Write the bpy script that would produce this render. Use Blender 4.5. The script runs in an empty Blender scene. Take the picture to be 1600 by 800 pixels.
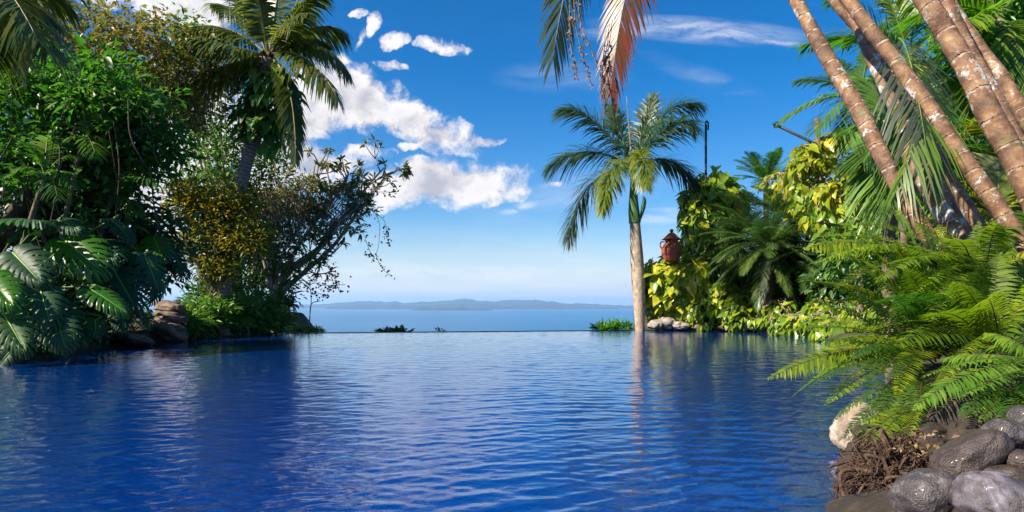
import bpy, math, random
import numpy as np
from mathutils import noise as mnoise, Vector

# ------------------------------------------------------------------ camera
scene = bpy.context.scene
COL = scene.collection
F = 1067.0; HZ = 475.0; H = 0.65
cam_d = bpy.data.cameras.new('camera'); cam = bpy.data.objects.new('camera', cam_d); COL.objects.link(cam)
cam_d.sensor_width = 36.0; cam_d.lens = 24.0
cam_d.shift_y = (HZ - 400.0) / 1600.0
cam_d.clip_start = 0.05; cam_d.clip_end = 400000.0
cam.location = (0, 0, H); cam.rotation_euler = (math.radians(90), 0, 0)
scene.camera = cam
scene.view_settings.view_transform = 'Standard'; scene.view_settings.look = 'None'
scene.view_settings.exposure = 1.32; scene.view_settings.gamma = 1.0
scene.view_settings.use_curve_mapping = False
scene.render.engine = 'CYCLES'
cy = scene.cycles
cy.max_bounces = 7; cy.diffuse_bounces = 3; cy.glossy_bounces = 3; cy.transmission_bounces = 4
cy.transparent_max_bounces = 12; cy.volume_bounces = 1
cy.caustics_reflective = False; cy.caustics_refractive = False
cy.use_denoising = True; cy.sample_clamp_indirect = 6.0
try: cy.denoising_use_gpu = False
except Exception: pass

# ------------------------------------------------------------------ node helpers
class NT:
    def __init__(s, tree): s.t = tree; tree.nodes.clear()
    def n(s, typ, **kw):
        nd = s.t.nodes.new(typ)
        ins = kw.pop('ins', {})
        for k, v in kw.items(): setattr(nd, k, v)
        for k, v in ins.items():
            if isinstance(v, bpy.types.NodeSocket): s.t.links.new(v, nd.inputs[k])
            elif isinstance(v, bpy.types.Node): s.t.links.new(v.outputs[0], nd.inputs[k])
            else: nd.inputs[k].default_value = v
        return nd
    def math(s, op, a, b=0.0, c=0.0, clamp=False):
        return s.n('ShaderNodeMath', operation=op, use_clamp=clamp, ins={0: a, 1: b, 2: c}).outputs[0]
    def vmath(s, op, a, b=(0, 0, 0), out=0):
        return s.n('ShaderNodeVectorMath', operation=op, ins={0: a, 1: b}).outputs[out]
    def mix(s, f, a, b, mode='MIX'):
        nd = s.n('ShaderNodeMix', data_type='RGBA', blend_type=mode)
        for k, v in ((0, f), (6, a), (7, b)):
            if isinstance(v, bpy.types.NodeSocket): s.t.links.new(v, nd.inputs[k])
            else: nd.inputs[k].default_value = v
        return nd.outputs[2]
    def ramp(s, f, stops, interp='LINEAR'):
        nd = s.n('ShaderNodeValToRGB', ins={0: f}); cr = nd.color_ramp; cr.interpolation = interp
        while len(cr.elements) < len(stops): cr.elements.new(0.5)
        for e, (p, c) in zip(cr.elements, stops):
            e.position = p; e.color = tuple(c) + (1,) if len(c) == 3 else c
        return nd.outputs[0]
    def smooth(s, x, lo, hi):
        return s.n('ShaderNodeMapRange', interpolation_type='SMOOTHSTEP', ins={0: x, 1: lo, 2: hi, 3: 0.0, 4: 1.0}).outputs[0]
    def noise(s, vec, scale, detail=4, rough=0.5, dist=0.0):
        return s.n('ShaderNodeTexNoise', ins={'Vector': vec, 'Scale': scale, 'Detail': detail, 'Roughness': rough, 'Distortion': dist}).outputs[0]
def V4(c): return (c[0], c[1], c[2], 1.0)

# ------------------------------------------------------------------ sun and sky
SUN_AZ = math.radians(-118); SUN_EL = math.radians(42)       # azimuth from straight ahead (+Y), negative = left
sdir = Vector((math.sin(SUN_AZ) * math.cos(SUN_EL), math.cos(SUN_AZ) * math.cos(SUN_EL), math.sin(SUN_EL)))
sun_d = bpy.data.lights.new('sun', 'SUN'); sun_d.energy = 4.4; sun_d.angle = math.radians(0.53); sun_d.color = (1.0, 0.90, 0.72)
sun = bpy.data.objects.new('sun', sun_d); COL.objects.link(sun)
sun.rotation_euler = sdir.to_track_quat('Z', 'Y').to_euler(); sun.location = (-10, 5, 20)

world = bpy.data.worlds.new('World'); scene.world = world; world.use_nodes = True
W = NT(world.node_tree)
tc = W.n('ShaderNodeTexCoord')
sky = W.n('ShaderNodeTexSky', sky_type='NISHITA', sun_disc=False, sun_elevation=SUN_EL, sun_rotation=SUN_AZ,
          altitude=250.0, air_density=1.0, dust_density=0.55, ozone_density=4.0)
hsv = W.n('ShaderNodeHueSaturation', ins={'Hue': 0.505, 'Saturation': 1.46, 'Value': 1.08, 'Color': sky.outputs[0]})
sep = W.n('ShaderNodeSeparateXYZ', ins={0: tc.outputs['Generated']})
yab = W.math('MAXIMUM', W.math('ABSOLUTE', sep.outputs[1]), 0.02)
uu = W.math('DIVIDE', sep.outputs[0], yab); vv = W.math('DIVIDE', sep.outputs[2], yab)
uv = W.n('ShaderNodeCombineXYZ', ins={0: uu, 1: vv, 2: W.math('MULTIPLY', W.math('SIGN', sep.outputs[1]), 0.7)}).outputs[0]
warp = W.n('ShaderNodeTexNoise', ins={'Vector': uv, 'Scale': 9.0, 'Detail': 5.0, 'Roughness': 0.6})
wv = W.vmath('SCALE', W.vmath('SUBTRACT', warp.outputs['Color'], (0.5, 0.5, 0.5))); 
wv.node.inputs[3].default_value = 0.055
uvw = W.vmath('ADD', uv, wv)
CL = [(545,150,95,46,-14,1),(475,165,60,52,0,1),(630,180,66,30,-22,1),(690,208,50,26,-14,1),(690,180,38,14,-30,.7),(760,215,45,9,-5,.5),
      (700,288,100,34,4,1.05),(625,298,70,28,0,1),(778,274,50,15,12,.9),(745,292,60,24,5,1),(560,243,56,11,0,.8),(500,262,70,30,0,.95),(430,262,60,40,0,1),
      (690,68,48,11,-10,.8),(612,58,34,16,20,.6),(580,35,14,34,-30,.5),(556,58,10,30,-20,.5),(605,95,40,9,-4,.55),(560,20,30,8,10,.5),(530,90,26,26,0,.5),
      (280,8,110,30,-12,1),(170,0,70,20,0,.8),(850,284,32,7,-4,.6),(330,215,110,70,0,.8),(200,300,250,110,0,.75),(60,330,160,90,0,.75),
      (520,300,60,16,0,.6), (640,232,30,10,10,.5)]
M = None
for (px, py, rx, ry, rot, wt) in CL:
    mp = W.n('ShaderNodeMapping', vector_type='TEXTURE', ins={'Vector': uvw, 'Location': ((px - 800) / F, (HZ - py) / F, 0),
             'Rotation': (0, 0, math.radians(rot)), 'Scale': (rx / F, ry / F, 100.0)})
    ln_ = W.vmath('LENGTH', mp.outputs[0], out=1); kk = min(1.0, max(.35, ry / 38.0))
    e = W.math('ADD', W.math('MULTIPLY', W.math('SUBTRACT', wt * 1.12, ln_), kk), W.math('MULTIPLY', W.math('MAXIMUM', W.math('SUBTRACT', ln_, wt * 1.3), 0.0), -2.0))
    M = e if M is None else W.math('MAXIMUM', M, e)
# general scattered cloud away from the photographed patch of sky (behind, above, far left)
away = W.math('MAXIMUM', W.smooth(vv, 0.75, 1.1), W.math('MAXIMUM', W.smooth(W.math('ABSOLUTE', uu), 0.9, 1.3), W.math('LESS_THAN', sep.outputs[1], 0.0)))
M = W.math('MAXIMUM', M, W.math('MULTIPLY_ADD', away, 1.9, -2.2))
nA = W.noise(uvw, 17.0, 10, 0.66); 
off = W.vmath('ADD', uvw, (-0.016, 0.022, 0.0)); nB = W.noise(off, 17.0, 6, 0.64)
dens = W.math('MULTIPLY_ADD', W.math('SUBTRACT', nA, 0.5), 2.6, W.math('ADD', M, 0.15))
cov = W.smooth(dens, -0.05, 0.55)
n_big = W.noise(uv, 7.0, 3, 0.5)
shade = W.math('ADD', W.math('MULTIPLY_ADD', W.math('SUBTRACT', nA, nB), 3.2, 0.78), W.math('MULTIPLY', W.math('SUBTRACT', n_big, 0.5), -1.6), clamp=True)
thick = W.smooth(dens, 0.5, 1.3)
shade2 = W.math('SUBTRACT', shade, W.math('MULTIPLY', thick, 0.22), clamp=True)
ccol = W.mix(shade2, (3.9, 3.95, 4.5, 1), (7.6, 7.3, 7.25, 1))
# thin streaks of high cloud and the veil low over the sea
CI = [(1100,48,190,24,-4,.75,1),(1010,44,120,16,6,.6,1),(1215,66,60,7,-6,.6,1),(812,325,38,9,14,.9,1),(1035,337,62,15,4,.85,0),(870,446,95,6,1,.8,0),(795,429,28,4,0,.7,0),
      (660,455,300,18,0,.85,0),(760,430,400,18,0,.75,0),(520,430,220,26,0,.8,0),(900,462,260,8,0,.8,0),(900,300,200,40,10,.22,1),(880,120,120,30,0,.15,1),(1100,120,120,20,-20,.15,1)]
st = W.n('ShaderNodeMapping', ins={'Vector': uvw, 'Rotation': (0, 0, math.radians(14)), 'Scale': (5.0, 34.0, 1.0)})
nS = W.noise(st.outputs[0], 1.6, 7, 0.62)
C2 = None
for (px, py, rx, ry, rot, wt, k) in CI:
    mp = W.n('ShaderNodeMapping', vector_type='TEXTURE', ins={'Vector': uv, 'Location': ((px - 800) / F, (HZ - py) / F, 0),
             'Rotation': (0, 0, math.radians(rot)), 'Scale': (rx / F, ry / F, 100.0)})
    e = W.math('MULTIPLY', W.math('SUBTRACT', 1.0, W.vmath('LENGTH', mp.outputs[0], out=1), clamp=True), wt * 1.5)
    C2 = e if C2 is None else W.math('MAXIMUM', C2, e)
cir = W.math('MULTIPLY', C2, W.smooth(nS, 0.30, 0.68), clamp=True)
low = W.math('MULTIPLY', W.math('SUBTRACT', 1.0, W.smooth(vv, 0.0, 0.14)), W.math('MULTIPLY_ADD', W.smooth(nS, 0.3, 0.7), 0.42, 0.42))
base = W.mix(low, hsv.outputs[0], (6.7, 6.6, 6.8, 1))
base = W.mix(W.math('MULTIPLY', cir, 0.85), base, (7.0, 7.1, 7.6, 1))
fin = W.mix(cov, base, ccol)
above = W.smooth(sep.outputs[2], -0.02, 0.0)
bg = W.n('ShaderNodeBackground', ins={0: fin, 1: 0.056})
W.n('ShaderNodeOutputWorld', ins={0: bg})

# ------------------------------------------------------------------ geometry helpers
def P(px, py, d): return np.array([(px - 800.0) * d / F, d, H + (HZ - py) * d / F])
def unit(v): v = np.asarray(v, float); return v / (np.linalg.norm(v, axis=-1, keepdims=True) + 1e-12)
class Geo:
    def __init__(s): s.V = []; s.F = []; s.n = 0
    def add(s, V, Fs, mat=0, ln=None):
        V = np.asarray(V, float).reshape(-1, 3)
        if not isinstance(Fs, list): Fs = [Fs]
        s.V.append((V, np.zeros(len(V)) if ln is None else np.asarray(ln, float)))
        for f in Fs:
            f = np.asarray(f, int)
            if len(f): s.F.append((f + s.n, mat))
        s.n += len(V)
    def build(s, name, mats, parent=None, loc=(0, 0, 0), smooth=True):
        me = bpy.data.meshes.new(name)
        V = np.concatenate([v for v, _ in s.V]); ln = np.concatenate([l for _, l in s.V])
        o_ = np.array(parent.location if parent is not None else loc, float)
        if parent is not None and parent.parent is not None: o_ = np.array(parent.parent.location)
        V = V - o_
        me.vertices.add(len(V)); me.vertices.foreach_set('co', V.astype(np.float32).ravel())
        lp = np.concatenate([f.ravel() for f, _ in s.F]); cnt = np.concatenate([np.full(len(f), f.shape[1]) for f, _ in s.F])
        mi = np.concatenate([np.full(len(f), m) for f, m in s.F])
        me.loops.add(len(lp)); me.loops.foreach_set('vertex_index', lp.astype(np.int32))
        me.polygons.add(len(cnt)); st_ = np.concatenate([[0], np.cumsum(cnt)[:-1]])
        me.polygons.foreach_set('loop_start', st_.astype(np.int32))
        try: me.polygons.foreach_set('loop_total', cnt.astype(np.int32))
        except Exception: pass
        me.polygons.foreach_set('material_index', mi.astype(np.int32))
        me.polygons.foreach_set('use_smooth', np.full(len(cnt), smooth))
        at = me.attributes.new('len', 'FLOAT', 'POINT'); at.data.foreach_set('value', ln.astype(np.float32))
        me.update(calc_edges=True); me.validate()
        for m in (mats if isinstance(mats, (list, tuple)) else [mats]): me.materials.append(m)
        ob = bpy.data.objects.new(name, me); COL.objects.link(ob)
        if parent is not None: ob.parent = parent
        else: ob.location = tuple(o_)
        return ob
def tag(o, label=None, cat=None, group=None, kind=None):
    if label: o['label'] = label
    if cat: o['category'] = cat
    if group: o['group'] = group
    if kind: o['kind'] = kind
    return o
def thing(name, label, cat, loc, group=None):
    o = bpy.data.objects.new(name, None); COL.objects.link(o); o.location = tuple(float(x) for x in loc)
    o.empty_display_size = 0.2
    return tag(o, label, cat, group)
def spline(pts, n):
    pts = np.asarray(pts, float)
    if len(pts) < 3: return pts[0] + (pts[-1] - pts[0]) * np.linspace(0, 1, n)[:, None]
    k = len(pts); t = np.linspace(0, k - 1, n); i = np.clip(t.astype(int), 0, k - 2); f = (t - i)[:, None]
    E = np.vstack([2 * pts[0] - pts[1], pts, 2 * pts[-1] - pts[-2]])
    a, b, c, d = E[i], E[i + 1], E[i + 2], E[i + 3]
    return 0.5 * ((2 * b) + (-a + c) * f + (2 * a - 5 * b + 4 * c - d) * f ** 2 + (-a + 3 * b - 3 * c + d) * f ** 3)
def tube(pts, rad, sides=8, cap=True, wob=0.0, rng=None):
    pts = np.asarray(pts, float); n = len(pts); rad = np.full(n, rad) if np.isscalar(rad) else np.asarray(rad)
    T = unit(np.gradient(pts, axis=0)); ref = np.array([0.0, 0, 1]) if abs(T[:, 2]).mean() < .8 else np.array([0.0, 1, 0])
    A = unit(np.cross(T, ref)); B = np.cross(A, T)
    th = np.linspace(0, 2 * np.pi, sides, endpoint=False)
    r = rad[:, None] * np.ones(sides)
    if wob and rng is not None: r = r * (1 + wob * rng.standard_normal((n, sides)))
    V = pts[:, None] + r[..., None] * (np.cos(th)[None, :, None] * A[:, None] + np.sin(th)[None, :, None] * B[:, None])
    i = np.arange(n - 1)[:, None] * sides; j = np.arange(sides)[None]; j2 = (j + 1) % sides
    Fq = np.stack([i + j, i + j2, i + sides + j2, i + sides + j], -1).reshape(-1, 4)
    ln = np.repeat(np.concatenate([[0], np.cumsum(np.linalg.norm(np.diff(pts, axis=0), axis=1))]), sides)
    V = V.reshape(-1, 3); Fs = [Fq]
    if cap:
        V = np.vstack([V, pts[-1]]); ln = np.append(ln, ln[-1]); k = len(V) - 1; b = (n - 1) * sides
        Fs.append(np.array([[b + a, b + (a + 1) % sides, k] for a in range(sides)]))
    return V, Fs, ln

# leaf templates: x across, y along, z up; unit length and unit width
def ovate(fold=.12, droop=.12, wmid=.42):
    V = np.array([[0, 0, 0], [-.5, wmid, fold], [0, wmid, 0], [.5, wmid, fold], [0, 1, -droop]])
    return V, [np.array([[0, 2, 1], [0, 3, 2], [1, 2, 4], [2, 3, 4]])]
def lance(fold=.10, droop=.2):
    V = np.array([[0, 0, 0], [-.42, .25, fold], [0, .28, 0], [.42, .25, fold], [-.45, .6, fold - droop * .3], [0, .62, -droop * .3], [.45, .6, fold - droop * .3], [0, 1, -droop]])
    return V, [np.array([[0, 2, 1], [0, 3, 2], [4, 5, 7], [5, 6, 7]]), np.array([[1, 2, 5, 4], [2, 3, 6, 5]])]
def heart(fold=.12, droop=.22):
    V = np.array([[0, 0, 0], [-.3, -.16, fold * .6], [-.52, .12, fold], [-.42, .45, fold * .6], [0, 1, -droop], [.42, .45, fold * .6], [.52, .12, fold], [.3, -.16, fold * .6], [0, .3, -.02], [0, .62, -droop * .4]])
    return V, [np.array([[0, 8, 1], [1, 8, 2], [2, 8, 3], [3, 8, 9], [3, 9, 4], [4, 9, 5], [9, 8, 5], [5, 8, 6], [6, 8, 7], [7, 8, 0]])]
def scatter(geo, tpl, pos, dirs, nrm, L, Wd, mat=0):
    V, Fs = tpl; N = len(pos)
    Y = unit(dirs); X = unit(np.cross(Y, nrm)); Z = np.cross(X, Y)
    L = np.broadcast_to(np.asarray(L, float), (N,)); Wd = np.broadcast_to(np.asarray(Wd, float), (N,))
    out = pos[:, None] + V[None, :, 0:1] * Wd[:, None, None] * X[:, None] + V[None, :, 1:2] * L[:, None, None] * Y[:, None] + V[None, :, 2:3] * L[:, None, None] * Z[:, None]
    k = len(V); base = (np.arange(N) * k)[:, None, None]
    geo.add(out.reshape(-1, 3), [(f[None] + base).reshape(-1, f.shape[1]) for f in Fs], mat)

def frond(geo, p0, p1, p2, n=46, ll=.5, lw=.03, a0=70, a1=28, droop=.35, lift=8, plum=0., start=.2, rad=.02, gap=0., seed=0, prof=(.35, .75), seg=3, jit=.06, twist=0., up=(0, 0, 1), tipmin=.25):
    r = np.random.default_rng(seed)
    p0, p1, p2 = (np.asarray(q, float) for q in (p0, p1, p2))
    bz = lambda t: ((1 - t) ** 2)[:, None] * p0 + (2 * t * (1 - t))[:, None] * p1 + (t ** 2)[:, None] * p2
    dz = lambda t: unit((2 * (1 - t))[:, None] * (p1 - p0) + (2 * t)[:, None] * (p2 - p1))
    tt = np.linspace(0, 1, 15)
    Vt, Ft, ln = tube(bz(tt), rad * (1 - .88 * tt), 5, True); geo.add(Vt, Ft, 1, ln)
    up = np.asarray(up, float)
    for side in (-1, 1):
        t = np.linspace(start, .995, n) + r.uniform(-.4, .4, n) * (1 - start) / n
        t = np.clip(t, 0, 1)
        if gap: t = t[r.random(n) > gap]
        m = len(t); u = np.clip((t - start) / (1 - start), 0, 1)
        pos = bz(t); T = dz(t); S = unit(np.cross(T, up + 1e-3 * r.standard_normal(3))); N = np.cross(S, T)
        if twist:
            c, s_ = math.cos(twist), math.sin(twist); S, N = S * c + N * s_, N * c - S * s_
        a = np.radians(a0 + (a1 - a0) * u ** 1.2 + r.normal(0, 3.5, m))
        l = np.radians(lift + r.normal(0, 1, m) * plum + r.normal(0, 3, m))
        e0, e1 = prof
        Lp = ll * np.where(u < e0, .45 + .55 * np.sin(np.pi / 2 * u / e0), 1) * np.where(u > e0, tipmin + (1 - tipmin) * np.cos(np.pi / 2 * (np.clip((u - e0) / (1 - e0), 0, 1)) ** (1 / e1 * 1.4)) , 1)
        Lp = Lp * (1 + r.normal(0, jit, m))
        D = unit(T * np.cos(a)[:, None] + S * (side * np.sin(a) * np.cos(l))[:, None] + N * (np.sin(a) * np.sin(l))[:, None])
        dr = droop * (1 + r.normal(0, .25, m))
        Wv = unit(np.cross(D, N + side * .25 * S)); W_ = lw * (.75 + .25 * (Lp / ll))
        ks = np.linspace(0, 1, seg + 1); wp = np.interp(ks, [0, .15, .45, .8, 1], [.45, .9, 1, .55, .03])
        rows = []
        for k, w_ in zip(ks, wp):
            q = pos + D * (Lp * k * (1 - .12 * dr * k))[:, None] + np.array([0, 0, -1.0]) * (dr * Lp * k * k)[:, None]
            rows += [q - Wv * (W_ * w_ / 2)[:, None], q + Wv * (W_ * w_ / 2)[:, None]]
        Vl = np.stack(rows, 1); k2 = Vl.shape[1]
        f = np.array([[2 * q, 2 * q + 1, 2 * q + 3, 2 * q + 2] for q in range(seg)])
        geo.add(Vl.reshape(-1, 3), (f[None] + (np.arange(m) * k2)[:, None, None]).reshape(-1, 4), 0)
def add_frond(parent, mats, *a, name='frond', **kw):
    g = Geo(); frond(g, *a, **kw); return g.build(name, mats, parent)

# ------------------------------------------------------------------ materials
def new_mat(name):
    m = bpy.data.materials.new(name); m.use_nodes = True
    return m, NT(m.node_tree)
def out(nt, sh): nt.n('ShaderNodeOutputMaterial', ins={0: sh})
def leaf_mat(name, cols, tr=(.3, .5, .05), tf=.35, rough=.38, spec=.5, clump=1.6, tint=None):
    m, N = new_mat(name)
    geo = N.n('ShaderNodeNewGeometry'); tco = N.n('ShaderNodeTexCoord')
    rnd = geo.outputs['Random Per Island']
    cl = N.noise(tco.outputs['Object'], clump, 3, .6)
    f = N.math('ADD', N.math('MULTIPLY', rnd, .62), N.math('MULTIPLY_ADD', N.math('SUBTRACT', cl, .5), 1.5, .19), clamp=True)
    k = len(cols)
    c = N.ramp(f, [(i / (k - 1) if k > 1 else 0, q) for i, q in enumerate(cols)])
    oi = N.n('ShaderNodeObjectInfo').outputs['Random']
    c = N.mix(1.0, c, N.ramp(oi, [(0, (.62, .66, .7)), (.35, (1, 1, 1)), (.75, (1.25, 1.12, .9)), (1, (1.5, 1.2, .8))]), 'MULTIPLY')
    fine = N.noise(tco.outputs['Object'], 60, 3, .6)
    c = N.mix(.35, c, N.mix(N.math('MULTIPLY', fine, 1.0), (.45, .5, .4, 1), (1.5, 1.5, 1.4, 1)), 'MULTIPLY')
    pb = N.n('ShaderNodeBsdfPrincipled', ins={'Base Color': c, 'Roughness': rough, 'Specular IOR Level': spec})
    tl = N.n('ShaderNodeBsdfTranslucent', ins={0: N.mix(.55, c, V4(tr), 'MIX')})
    out(N, N.n('ShaderNodeMixShader', ins={0: tf, 1: pb, 2: tl})); return m
def plain(name, c1, c2, scale=8, rough=.8, bump=.3, detail=6, spec=.3):
    m, N = new_mat(name); tco = N.n('ShaderNodeTexCoord')
    ns = N.noise(tco.outputs['Object'], scale, detail, .62)
    c = N.mix(N.smooth(ns, .3, .7), V4(c1), V4(c2))
    b = N.n('ShaderNodeBump', ins={'Strength': bump, 'Distance': .02, 'Height': N.noise(tco.outputs['Object'], scale * 4, 6, .7)})
    out(N, N.n('ShaderNodeBsdfPrincipled', ins={'Base Color': c, 'Roughness': rough, 'Specular IOR Level': spec, 'Normal': b})); return m

# ------------------------------------------------------------------ pool outline and ground
POOL = np.array([(-5.45, 7.3), (-5.95, 9.9), (-6.0, 12.6), (-5.05, 15.1), (3.33, 16.9), (5.9, 16.1), (5.7, 13), (4.4, 8.5), (2.9, 5.2), (1.85, 3.7), (1.5, 2.9), (1.12, 2.15), (.95, 1.2), (2.0, .4), (2.0, -3), (-5, -3), (-5.1, 4)])
def sdist(X, Y, poly):
    d = np.full(X.shape, 1e9); ins = np.zeros(X.shape, bool); n = len(poly)
    for i in range(n):
        (ax, ay), (bx, by) = poly[i], poly[(i + 1) % n]
        ex, ey = bx - ax, by - ay; t = np.clip(((X - ax) * ex + (Y - ay) * ey) / (ex * ex + ey * ey), 0, 1)
        d = np.minimum(d, np.hypot(X - ax - t * ex, Y - ay - t * ey))
        c = (ay > Y) != (by > Y); xi = ax + (Y - ay) * ex / (ey if abs(ey) > 1e-9 else 1e-9)
        ins ^= c & (X < xi)
    return np.where(ins, -d, d)
SEA = -250.0
def ground_z(X, Y):
    X = np.asarray(X, float); Y = np.asarray(Y, float)
    sd = sdist(X, Y, POOL)
    n1 = np.sin(X * 1.3 + 2) * np.cos(Y * 1.1) * .05 + np.sin(X * 3.1 + Y * 2.3) * .03
    bank = .16 + n1 + np.clip(sd, 0, 3) * .07
    # right foreground outcrop is higher
    bank = bank + .12 * np.exp(-(((X - 2.6) / 1.3) ** 2 + ((Y - 3) / 2.0) ** 2))
    bank = bank - .40 * np.exp(-(((X - 1.5) / .55) ** 2 + ((Y - 1.75) / .65) ** 2))
    z = np.where(sd < 0, np.maximum(-1.2, sd * 4), np.minimum(bank, sd * 1.6 - .02))
    # infinity edge side: the hill drops away
    ex, ey = 8.38, 1.8; L_ = math.hypot(ex, ey); nx, ny = -ey / L_, ex / L_
    e = (X + 5.05) * nx + (Y - 15.1) * ny
    mid = 1 / (1 + np.exp(-np.clip(X + 6.3, -30, 30) * 3)) * (1 / (1 + np.exp(np.clip(X - 3.9, -30, 30) * 4)))
    z = np.where(e > -.05, np.minimum(z, np.where(mid > .5, -.9 - .45 * np.clip(e, 0, None), z)), z)
    far = np.clip(np.maximum.reduce([Y - 21, -X - 13, X - 14]), 0, None)
    drop = np.where(far < 60, far ** 1.25 * .35, 60 ** 1.25 * .35 + (far - 60) * .45)
    return np.maximum(z - drop, SEA - 12)
xs = np.concatenate([-np.geomspace(14, 4000, 40)[::-1], np.arange(-13.8, 14.9, .16), np.geomspace(15.2, 4000, 40)])
ys = np.concatenate([-np.geomspace(6, 2000, 20)[::-1], np.arange(-5.8, 22, .16), np.geomspace(22.3, 4000, 45)])
XX, YY = np.meshgrid(xs, ys); ZZ = ground_z(XX, YY)
g = Geo(); nx_, ny_ = len(xs), len(ys)
i = (np.arange(ny_ - 1)[:, None] * nx_ + np.arange(nx_ - 1)[None]).ravel()
g.add(np.stack([XX, YY, ZZ], -1).reshape(-1, 3), np.stack([i, i + 1, i + nx_ + 1, i + nx_], -1))
mt, N = new_mat('soil_and_litter'); tco = N.n('ShaderNodeTexCoord')
c = N.mix(N.smooth(N.noise(tco.outputs['Object'], 5, 8, .7), .35, .65), (.035, .024, .014, 1), (.03, .045, .012, 1))
c = N.mix(N.smooth(N.noise(tco.outputs['Object'], 22, 4, .7), .55, .7), c, (.11, .07, .035, 1))
b = N.n('ShaderNodeBump', ins={'Strength': .8, 'Distance': .04, 'Height': N.noise(tco.outputs['Object'], 18, 8, .7)})
out(N, N.n('ShaderNodeBsdfPrincipled', ins={'Base Color': c, 'Roughness': .95, 'Normal': b}))
tag(g.build('ground', mt), kind='structure')

# pool floor and walls, mosaic tiles
mt, N = new_mat('cobalt_mosaic'); tco = N.n('ShaderNodeTexCoord')
mp = N.n('ShaderNodeMapping', ins={'Vector': tco.outputs['Object'], 'Rotation': (0, 0, math.radians(32))})
bk = N.n('ShaderNodeTexBrick', offset=0.0, squash=1.0, ins={'Vector': mp.outputs[0], 'Color1': (.001, .11, .85, 1), 'Color2': (.003, .24, .98, 1), 'Mortar': (.62, .68, .78, 1),
         'Scale': 1.0, 'Mortar Size': .011, 'Mortar Smooth': .2, 'Bias': -.2, 'Brick Width': .14, 'Row Height': .14})
vr = N.noise(tco.outputs['Object'], 1.1, 4, .6)
c = N.mix(N.smooth(vr, .3, .7), bk.outputs[0], N.mix(1.0, bk.outputs[0], (.45, .6, .8, 1), 'MULTIPLY'))
out(N, N.n('ShaderNodeBsdfPrincipled', ins={'Base Color': c, 'Roughness': .3}))
g = Geo(); zf = -.85
pts = [(-8.0, -3.2), (-8.0, 12.4), (-5.3, 15.0), (3.33, 16.84), (6.4, 16.1), (6.6, -3.2)]
g.add([(x, y, zf) for x, y in pts], [np.array([[5, 4, 3, 2, 1, 0]])])
tag(g.build('pool_floor', mt, smooth=False), kind='structure')
# weir wall along the infinity edge
mw = plain('weir_stone', (.05, .07, .10), (.02, .035, .06), 20, .4, .2)
g = Geo(); a = np.array([-5.35, 14.97]); b_ = np.array([3.6, 16.88]); u = unit(b_ - a); nrm = np.array([-u[1], u[0]])
q = [a - nrm * .20, b_ - nrm * .20, b_ + nrm * .06, a + nrm * .06]
g.add([(x, y, z) for z in (-3.2, -.012) for x, y in q], [np.array([[0, 1, 5, 4], [1, 2, 6, 5], [2, 3, 7, 6], [3, 0, 4, 7], [4, 5, 6, 7]])])
q = [a + nrm * .062, b_ + nrm * .062, b_ + nrm * .10, a + nrm * .10]
g.add([(x, y, z) for z in (-3.2, .012) for x, y in q], [np.array([[0, 1, 5, 4], [1, 2, 6, 5], [2, 3, 7, 6], [3, 0, 4, 7], [4, 5, 6, 7]])])
tag(g.build('pool_edge_wall', mw, smooth=False), 'dark narrow overflow wall where the pool water meets the sea view', 'wall')

# water: rippled surface built as real waves
mt, N = new_mat('pool_water'); tco = N.n('ShaderNodeTexCoord'); O = tco.outputs['Object']
mpn = N.n('ShaderNodeMapping', ins={'Vector': O, 'Scale': (.8, 1.2, 1)})
bm = N.n('ShaderNodeBump', ins={'Strength': 1.0, 'Distance': 1.0, 'Height': N.math('MULTIPLY', N.noise(mpn.outputs[0], 26, 3, .55, .4), .0016)})
fr = N.n('ShaderNodeFresnel', ins={'IOR': 1.9, 'Normal': bm})
gl = N.n('ShaderNodeBsdfGlossy', ins={'Color': (1, 1, 1, 1), 'Roughness': .02, 'Normal': bm})
tr = N.n('ShaderNodeMixShader', ins={0: .17, 1: N.n('ShaderNodeBsdfTransparent', ins={0: (.62, .88, 1.0, 1)}), 2: N.n('ShaderNodeBsdfDiffuse', ins={0: (.001, .12, .72, 1)})})
out(N, N.n('ShaderNodeMixShader', ins={0: fr, 1: tr, 2: gl}))
NR, NC = 820, 900
tq = np.linspace(0, 1, NR); ynom = 1.2 * (16.9 / 1.2) ** tq
sc_ = np.linspace(-1, 1, NC); half = np.minimum(6.9, .80 * ynom + .5)
Xw = half[:, None] * sc_[None]; yedge = 14.97 + (Xw + 5.35) * (16.83 - 14.97) / 8.68
Yw = 1.2 + (yedge - 1.2) * ((ynom - 1.2) / 15.7)[:, None]
cell = np.maximum(ynom * .0033, half * 2 / NC)[:, None]
rw = np.random.default_rng(12); Zw = np.zeros_like(Xw)
patch = .75 + .35 * np.sin(Xw * .9 + 1.3 * np.sin(Yw * .5)) * np.cos(Yw * .7 + Xw * .25) + .25 * np.sin(Xw * 2.1 - Yw * 1.3)
for k in range(78):
    lam = .055 * (7.5 ** rw.random()); th = rw.normal(math.pi / 2, .75); kx, ky = math.cos(th) * 2 * math.pi / lam, math.sin(th) * 2 * math.pi / lam
    slope = .0088 * (1.3 if lam < .2 else .75)
    wob = .6 * np.sin(Xw * rw.uniform(.5, 1.6) + Yw * rw.uniform(-1, 1) + k)
    Zw += slope / math.hypot(kx, ky) * np.sin(kx * Xw + ky * Yw + rw.uniform(0, 6.28) + wob) * np.exp(-(cell * 2.2 / lam) ** 2) * (patch if k % 2 else 1.0)
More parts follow.
